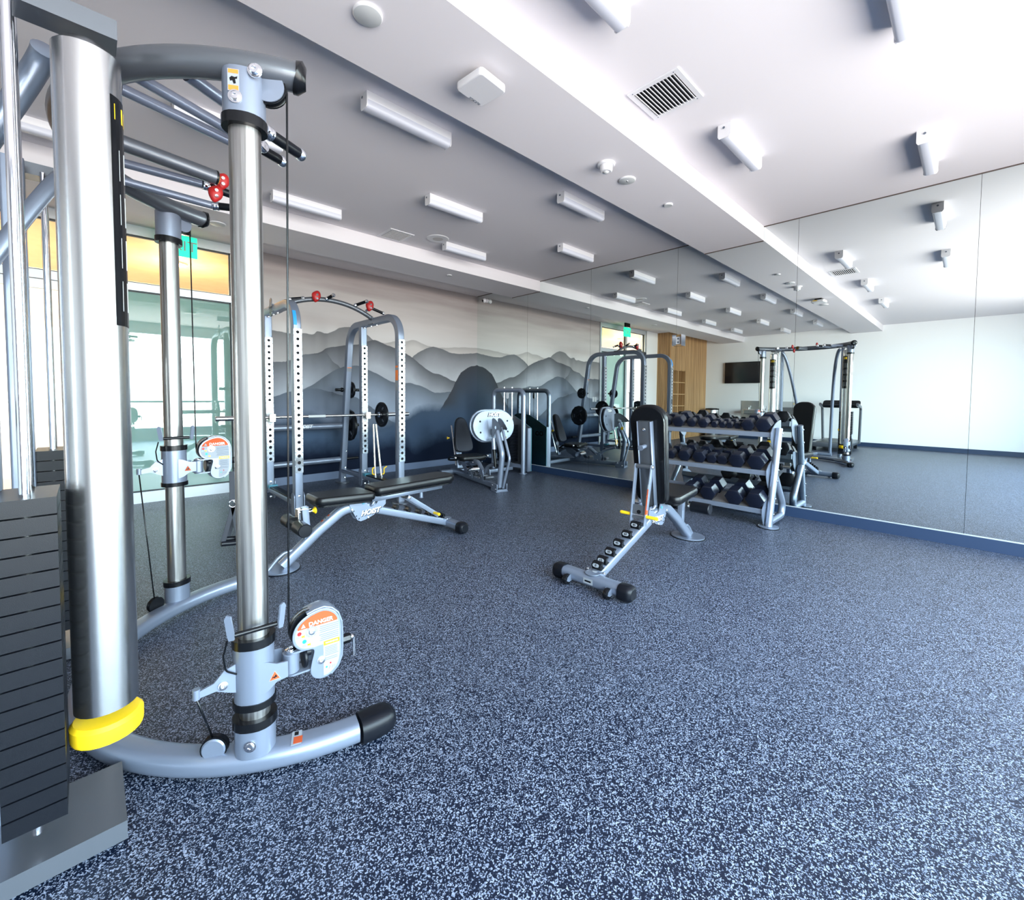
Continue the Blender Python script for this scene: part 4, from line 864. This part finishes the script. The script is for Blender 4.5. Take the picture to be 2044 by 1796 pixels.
    for s in (-1,1):
        b=B(); b.sweep([T0+Y3*s*.056-d*.015,T1+Y3*s*.048+d*.01],rrect(.036,.009,.002,2),(0,1,0)); b.ob('support_strut',SIL,r)
    b=B(); m_=T0.lerp(T1,.80); b.box(m_,(.095,.088,.008),None,M((d,Y3,d.cross(Y3))).transposed()); 
    b.cyl(T1-Y3*.05,T1+Y3*.05,.011); cr_=b.ob('strut_bridge',SILD,r); b=B(); b.cyl(m_-nrm*.006,m_+nrm*.006,.014); b.ob('bridge_hole',HOL,cr_)
    yh=T0.lerp(T1,.86)
    for s in (-1,1):
        b=B(); b.lathe([(.008,0),(.012,.003),(.012,.060),(.013,.074),(.010,.080),(0,.081)],yh+Y3*s*.052,Y3*s,None,16); b.ob('release_handle',YEL,cr_)
    B().cyl(yh-Y3*.055,yh+Y3*.055,.006).ob('handle_rod',CHR,cr_)
    if ang>.5:
        q=T0.lerp(T1,.40); b=B(); s=cam; 
        for f0,f1,m in ((.30,.38,WHS),(.38,.82,LOR)):
            pa,pb_=T0.lerp(T1,f0),T0.lerp(T1,f1); b.box((pa+pb_)/2+Y3*s*.054+nrm*0-(d.cross(Y3))*0+V((.0,0,0)),((pb_-pa).length,.0012,.022),m,M((d,Y3,d.cross(Y3))).transposed()); b.box((pa+pb_)/2+Y3*s*.054+V((.019,0,.002)),((pb_-pa).length,.008,.0012),m,M((d,Y3,d.cross(Y3))).transposed())
        b.ob('warning_sticker',None,cr_,False)
    # roller post
    ps=B().sweep([(.145+RO,0,.13),(.125+RO,0,.405)],rrect(.045,.040,.004,2),(0,1,0)).ob('roller_post',SIL,r)
    b=B(); b.box((.118+RO,0,.392),(.085,.062,.008)); b.box((.078+RO,0,.345),(.008,.062,.10)); b.cyl((.068+RO,-.05,.285),(.068+RO,.05,.285),.020); bev(b.ob('roller_bracket',NIK,ps),.002)
    for s in (-1,1):
        b=B(); b.lathe([(.018,0),(.041,0),(.045,.004),(.045,.135),(.040,.140),(0,.141)],(.068+RO,s*.05,.285),Y3*s,None,28); b.ob('foam_roller',RUB,ps)
    b=B(); b.cyl((.145+RO,0,.365),(.180+RO,0,.368),.009); b.ob('pin_shaft',CHR,ps); b=B(); b.lathe([(.010,0),(.012,.008),(.024,.016),(.026,.022),(.022,.026),(0,.027)],(.176+RO,0,.3675),(1,0,.05),None,20); b.ob('pull_knob',YEL,ps)
    # sticker on the front tube
    dd=V((.185,0,.13)).normalized(); nn=V((-dd.z,0,dd.x)); b=B(); c=V((.318,0,.2665))+nn*.0362
    Rm=M((dd,Y3,nn)).transposed(); b.box(c,(.078,.026,.001),WHS,Rm); b.box(c+dd*.028+nn*.0006,(.018,.022,.001),LOR,Rm); b.box(c-dd*.028+nn*.0006,(.018,.022,.001),LOR,Rm); b.box(c+nn*.0006,(.008,.014,.001),BLK,Rm); b.ob('warning_sticker',None,ps,False)
    return r
b_1=bench('black padded adjustable bench lying flat beside the power rack',(.927,3.241,0),math.radians(.2),math.radians(1.5),(1.215,0,.155),-1)
b_2=bench('black padded adjustable bench with backrest raised upright before the dumbbell rack',(3.700,1.655,0),PI+math.radians(2.0),math.radians(82),(.815,0,.295),1)
b_1.scale=(1.033,1,1); b_2.scale=(1.085,1.10,1)
# ================================================================ LEG PRESS
lp=root('leg_press_machine','silver seated leg press with oval foot plate and black weight stack in the corner','exercise machine',(3.71,4.08,0),math.atan2(1.15,.26))
b=B(); b.sweep([(.05,0,.055),(1.45,0,.055)],rrect(.07,.085,.012,3),(0,1,0)); br=b.ob('base_rail',SIL,lp)
b=B(); b.bx(-.07,.07,-.085,.085,0,.012); b.bx(-.07,.09,-.075,-.065,.0,.10); b.bx(-.07,.09,.065,.075,.0,.10); b.bx(-.07,.0,-.065,.065,.012,.03); bev(b.ob('foot_bracket',SIL,lp),.003)
b=B()
for y in (-.076,.076):
    for x,z in ((.05,.075),(-.03,.035)): bolt(b,(x,y,z),Y3*(1 if y>0 else -1),.010)
b.ob('bolts',CHR,br)
b=B(); b.sweep([(1.40,-.22,.04),(1.40,.22,.04)],rrect(.08,.07,.02),(0,0,1)); b.ob('rear_foot',SIL,lp)
arm=B().tube(fillet([(.01,-.005,.05),(-.05,-.01,.47),(.09,.0,.80)],.16,8),.036,n=20).ob('press_arm',SIL,lp)
B().tube(fillet([(-.03,-.035,.04),(-.14,-.065,.42),(.03,-.050,.80)],.10,8),.0175,n=14).ob('link_rod',SIL,lp)
b=B(); b.box((-.015,-.072,.665),(.040,.002,.05),YEL,M.Rotation(-.42,3,'Y')); b.ob('yellow_tag',None,arm,False)
b=B(); b.cyl((.03,-.10,.80),(.03,.035,.80),.012)
for y in (-.10,.035): b.lathe([(.02,0),(.02,.008),(0,.010)],(.03,y,.80),Y3,None,14)
b.ob('cross_pin',CHR,arm)
qd=[(.13,.665),(.13,.90),(.10,.915),(.05,.905),(.0,.875),(-.06,.83),(-.10,.79),(-.09,.77),(-.03,.775),(.04,.76),(.08,.70)]
for y in (-.045,.04): b=B(); b.prism([(x,z) for x,z in qd],(0,y,0),X3,Z3,.007); b.ob('bracket_plate',SILD,lp)
# oval foot plate facing the seat, slightly tipped back
th=math.radians(6); fx=V((0,1,0)); fz=V((math.sin(th),0,math.cos(th))); fc=V((.20,-.03,.808))
b=B(); b.prism(obround(.60,.395,14),fc,fx,fz,.022,None,ch=.004); pf=b.ob('foot_plate',SIL,lp)
nf_=fx.cross(fz)
b=B(); b.prism(obround(.64,.43,14),fc-nf_*0+V((.055,.0,0)),fx,fz,.030,None,ch=.008); b.ob('backing_plate',SIL,pf)
b=B()
for y,z in ((-.20,.06),(-.20,-.08),(.20,.06),(.20,-.08)):
    for o_ in (-.001,.0235): b.lathe([(.013,0),(.013,.0006),(0,.0006)],fc+fx*y+fz*z+nf_*o_,nf_,None,16)
b.ob('plate_holes',HOL,pf,False)
text('HOIST',.062,WHT,fc+fz*.145-V((.0015,0,0))+fx*-.01,-fx,fz,pf,shear=.35,bold=.003); text('HOIST',.062,BLK,fc+fz*.142-V((.0008,0,0)),-fx,fz,pf,shear=.35,bold=.006)
B().cyl((.09,.04,.66),(.07,.04,.52),.030).ob('damper_body',SIL,lp); B().cyl((.075,.04,.54),(.05,.03,.30),.020).ob('damper_rod',BLK,lp)
# carriage
B().tube(fillet([(1.22,0,.17),(1.02,0,.285),(.58,0,.285),(.42,0,.16)],.12,6),.030,n=16).ob('seat_rail',SIL,lp)
for y in (-.055,.048):
    b=B(); b.prism([(.36,.07),(.42,.055),(.48,.09),(.485,.17),(.44,.225),(.37,.215),(.345,.14)],(0,y,0),X3,Z3,.007); b.ob('link_plate',SIL,lp)
    b=B(); b.prism([(.66,.06),(.72,.05),(.80,.075),(1.0,.20),(1.03,.255),(1.0,.285),(.94,.28),(.68,.14),(.65,.10)],(0,y*1.3,0),X3,Z3,.007); b.cyl((.85,y*1.3,.165),(.85,y*1.3+(.009 if y>0 else -.003),.165),.022,HOL); b.ob('link_plate',SIL,lp)
B().tube(fillet([(.44,0,.15),(.30,0,.27),(.12,0,.33)],.12,6),.022,n=14).ob('link_tube',SIL,lp)
for x in (.28,.42,.58): B().cyl((x,-.06,.125),(x,.06,.125),.026).ob('roller_wheel',SILD,lp)
b=B()
for x,z in ((.42,.10),(.44,.19),(.70,.09),(.97,.25),(1.08,.26),(.62,.285)):
    for y in (-.068,.068): bolt(b,(x,y,z),Y3*(1 if y>0 else -1),.009)
b.ob('bolts',CHR,lp)
b=B(); b.cyl((.76,-.11,.16),(.76,.11,.16),.055); b.ob('pivot_drum',CHR,lp)
b=B(); b.prism(rrect(.34,.40,.07,6,cx=.86),(0,0,.29),X3,Y3,.065,None,ch=.018); b.ob('seat_pad',VIN,lp)
ba=math.atan2(.52,.17); bx_=V((0,1,0)); bz=V((math.cos(ba),0,math.sin(ba))); 
o2=[]
for i in range(10): a=-PI/2-.0+0; 
po=[(-.135,0),(-.137,.07),(-.123,.18),(-.104,.30),(-.090,.38),(-.067,.43),(-.035,.455),(0,.46),(.035,.455),(.067,.43),(.090,.38),(.104,.30),(.123,.18),(.137,.07),(.135,0),(.115,-.035),(.06,-.052),(0,-.055),(-.06,-.052),(-.115,-.035)]
b=B(); b.prism(po,V((1.075,0,.385)),bx_,bz,-.0,None) if False else None
n_b=bx_.cross(bz)
b=B(); b.prism(po,V((1.09,-.035,.43)),bx_,bz,.06,None,ch=.017); bk=b.ob('back_pad',GVN,lp); b=B(); b.prism([(x*1.05,z*1.03) for x,z in po],V((1.09,-.035,.43))+n_b*.022,bx_,bz,.045,None,ch=.014); b.ob('pad_edge',VIN,bk)
for y in (-.05,.05): B().cyl((1.22,y,.16),(1.40,y,.74),.013).ob('back_rail',CHR,lp)
B().sweep([(1.20,0,.12),(1.30,0,.55)],rrect(.05,.09,.01),(0,1,0)).ob('back_post',SIL,lp)
for s in (-1,1):
    b=B(); b.tube(fillet([(1.08,s*.10,.26),(1.08,s*.24,.27),(.98,s*.25,.33),(.80,s*.25,.335)],.05),.014,n=12); hd=b.ob('side_handle',BLK,lp); b=B(); b.ball((.79,s*.25,.335),.020); b.ob('ball_end',CHR,hd)
    b=B(); b.lathe([(.008,0),(.010,.02),(.020,.028),(.018,.036),(0,.037)],(1.24,s*.15,.57),Y3*s,None,16); b.ob('adjust_knob',YEL,lp)
# weight stack tower (room coordinates, then brought into the machine)
inv=M.Translation((3.71,4.08,0))@M.Rotation(math.atan2(1.15,.26),4,'Z'); inv=inv.inverted()
st=[]
def W(b,name,m,smooth=True): o=b.ob(name,m,lp,smooth); o.data.transform(inv); st.append(o); return o
W(B().sweep(fillet([(4.82,4.76,0),(4.82,4.76,1.285),(4.82,5.45,1.285),(4.82,5.45,0)],.10,8),circ(.036,20),(1,0,0)),'tower_arch',SIL)
b=B(); b.sweep([(4.82,4.76,0),(4.82,4.76,.01)],circ(.062,24),(0,1,0)); W(b,'floor_flange',SIL)
for y in (5.02,5.20): W(B().cyl((4.82,y,.12),(4.82,y,1.32),.012),'guide_rod',CHR)
b=B()
for k in range(13): b.bx(4.73,4.90,4.96,5.26,.16+k*.045,.16+k*.045+.040)
W(b,'weight_stack',RUB,False)
b=B()
for k in range(13): b.bx(4.7295,4.7298,5.10,5.115,.172+k*.045,.180+k*.045); 
W(b,'pin_holes',CHR,False)
W(B().sweep([(4.82,4.78,.11),(4.82,5.43,.11)],rrect(.05,.06,.006),(0,0,1)),'cross_bar',SIL)
W(B().sweep([(4.80,5.0,.06),(3.95,5.03,.06)],rrect(.07,.05,.008),(0,0,1)),'connecting_bar',SIL)
b=B(); P_=[(4.70,.03),(5.46,.03),(5.46,.86),(5.38,.90),(5.25,.905),(5.08,.88),(4.90,.80),(4.70,.70)]; b.prism(P_,(4.928,0,0),Y3,Z3,.006); sp_=W(b,'shroud_panel',SILD); b=B(); b.prism(P_,(4.9345,0,0),Y3,Z3,.005); W(b,'shroud_brightened_face',mat('brightened_teal',(.16,.50,.62),.4))  # outer sheet added, its teal brightened to offset the shade behind the panel
W(B().bx(4.865,4.925,4.70,4.735,.03,.70),'shroud_edge',SIL)
o=text('oo',.16,BLK,(4.9402,4.86,.60),(0,1,0),(0,0,1),lp,name='shroud_graphic'); o.data.transform(inv)
b=B(); b.prism(obround(.045,.10),(4.80,5.11,1.20),Y3,Z3,.012); W(b,'pulley_cover',WHT)
b=B(); b.cyl((4.812,5.11,.75),(4.812,5.11,1.18),.004,n=8); W(b,'cable',BLK)
b=B()
for y in (5.02,5.20): b.lathe([(.014,0),(.014,.012),(0,.014)],(4.82,y,1.320),Z3,None,14)
W(b,'bolts',CHR)
# ================================================================ DUMBBELL RACK
dk=root('dumbbell_rack','silver three-tier dumbbell rack standing against the mirror wall','rack',(4.70,1.87,0))
def px_(z): return 4.515+.262*z
TI=[(4.665,.868),(4.565,.515),(4.475,.170)]
Y0,Y1=1.265,2.58
def D(b,name,m,par=None,smooth=True):
    o=b.ob(name,m,par or dk,smooth); o.data.transform(M.Translation((-4.70,-1.87,0))); return o
for yy,sd in ((Y0,-1),(Y1,1)):
    post=D(B().sweep([(px_(0),yy,.0),(px_(.905),yy,.905)],obround(.066,.060),(0,1,0)),'end_post',SIL)
    D(B().sweep([(px_(0)+.0,yy,0),(px_(0),yy,.012)],circ(.085,28),(0,1,0)),'floor_disc',SIL,post); D(B().sweep([(px_(0)+.0,yy,0),(px_(0),yy,.006)],circ(.092,28),(0,1,0)),'rubber_disc',RUB,post)
    D(B().tube(fillet([(px_(.46)+.02,yy,.46),(4.93,yy,.15),(4.90,yy,.045),(px_(0)+.03,yy,.045)],{1:.12,2:.05},8),.032,n=18),'rear_leg',SIL)
    b=B()
    for z in (.12,.26,.42,.52,.72,.86): bolt(b,(px_(z),yy+sd*.031,z),Y3*sd,.008)
    D(b,'bolts',CHR,post)
    for (xf,zf) in TI:
        b=B(); fin=[(-.035,.0),(.015,.045),(.09,.082),(.18,.105),(.25,.112),(.265,.10),(.265,.03),(.22,-.06),(.15,-.12),(.07,-.165),(.03,-.165),(-.01,-.11),(-.035,-.05)]
        b.prism([(xf+x,zf+z) for x,z in fin],(0,yy+(.040 if sd<0 else -.034),0),X3,Z3,.006); D(b,'tier_bracket',SIL)
th=.225; cx_,sx__=math.cos(th),math.sin(th)
for (xf,zf) in TI:
    b=B(); b.bx(xf-.02,xf+.012,Y0+.04,Y1-.04,zf-.045,zf); q=V((xf,(Y0+Y1)/2,zf-.006)); dx=V((cx_,0,sx__)); 
    t_=bev(D(b,'front_rail',SIL),.003)
    b=B(); c=q+dx*.145; b.box(c,(.27,Y1-Y0-.09,.004),None,M((dx,Y3,dx.cross(Y3))).transposed()); D(b,'shelf_tray',mat('bronze_grey_tray',(.28,.26,.25),.45,.4) if xf==TI[0][0] else bpy.data.materials['bronze_grey_tray'])
    b=B(); c=q+dx*.285; b.box(c+V((0,0,.0)),(.03,Y1-Y0-.08,.055),None,M((dx,Y3,dx.cross(Y3))).transposed()); bev(D(b,'rear_rail',SIL),.003)
b=B(); b.tube([(4.90,Y0,.045),(4.90,Y1,.045)],.022); D(b,'stretcher',SIL)
HEXR=mat('hex_rubber',(.005,.007,.016),.27,0,.40)
HEX={}
def dumbbell(r,L,hl,loc,label):
    key=(r,L)
    if key in HEX: o=dup(HEX[key],loc,None,label); o.rotation_euler=(0,-th,random.uniform(-.02,.02)); return o
    t=root('dumbbell',label,'dumbbell',loc,0,'black hex dumbbells on the rack'); t.rotation_euler=(0,-th,0); zc_=r*.866
    for s in (-1,1):
        b=B(); c=r*.07; b.lathe([(0,L/2),(r*.84,L/2),(r*.92,L/2-.002),(r,L/2-c),(r,L/2-hl+c*.5),(r*.84,L/2-hl),(0,L/2-hl)],(0,0,zc_),X3*s,None,6,up=(0,math.sin(0),1),a0=PI/6)
        h=b.ob('head',HEXR,t,True); bev(h,.002,1)
    hl2=L/2-hl; g=max(.012,min(.017,r*.28)); b=B(); b.lathe([(g*.85,-hl2),(g,-hl2*.6),(g*1.12,0),(g,hl2*.6),(g*.85,hl2)],(0,0,zc_),X3,None,18); b.ob('handle',CHR,t)
    HEX[key]=t; return t
TOP=[(2.455,.056),(2.333,.056),(2.191,.068),(2.054,.052),(1.923,.056),(1.82,.036),(1.738,.036),(1.665,.036),(1.59,.036),(1.478,.064),(1.338,.074)]
MID=[(2.37,.056),(2.226,.056),(2.065,.070),(1.905,.070),(1.784,.056),(1.679,.056),(1.532,.078),(1.357,.082)]
BOT=[(1.943,.080),(1.762,.080),(1.512,.085),(1.325,.085)]
sz={.036:(.175,.055),.052:(.22,.075),.056:(.24,.085),.064:(.27,.095),.068:(.27,.098),.070:(.28,.10),.074:(.29,.105),.078:(.30,.11),.082:(.31,.115),.080:(.31,.115),.085:(.33,.125)}
oi=['first','second','third','fourth','fifth','sixth','seventh','eighth','ninth','tenth','eleventh']
for tname,arr,(xf,zf) in (('top',TOP,TI[0]),('middle',MID,TI[1]),('bottom',BOT,TI[2])):
    for k,(y,r_) in enumerate(arr):
        L,hl=sz[r_]; size='tiny' if r_<.04 else 'small' if r_<.058 else 'medium' if r_<.07 else 'large'
        dumbbell(r_,L,hl,(xf+(.155-.0)*cx_,y+.045,zf-.006+.155*sx__+.005),f'{size} black hex dumbbell on the {tname} tier, {oi[len(arr)-1-k]} from the rack end nearest the windows')
# ================================================================ TREADMILL seen only in the mirror
tm=root('treadmill','black treadmill with raised console facing the wall, seen in the mirror','treadmill',(-2.75,2.2,0),PI)
b=B(); b.prism(rrect(1.5,.72,.08,5,cx=-.35),(0,0,.10),X3,Y3,.10,None,ch=.02); b.ob('deck_frame',SILD,tm); B().bx(-1.0,.25,-.24,.24,.195,.206).ob('running_belt',RUB,tm)
for s in (-1,1): B().sweep(fillet([(.30,s*.36,.12),(.22,s*.38,.98),(-.12,s*.36,1.05)],.1),rrect(.07,.05,.015),(0,1,0)).ob('upright',SILD,tm)
b=B(); b.prism(rrect(.24,.74,.06,5),(.22,0,1.03),V((.8,0,.6)),Y3,.06,None,ch=.015); b.ob('console',BLK,tm); b=B(); b.cyl((.05,-.33,1.02),(.05,.33,1.02),.02); b.ob('hand_rail',RUB,tm)
b=B(); b.box((0,0,.05),(.2,.2,.1)); 
for s in (-1,1): B().bx(-.9,-.8,s*.3-.03,s*.3+.03,0,.11).ob('foot',RUB,tm)
for s in (-1,1): B().bx(.2,.3,s*.3-.03,s*.3+.03,0,.11).ob('foot',RUB,tm)
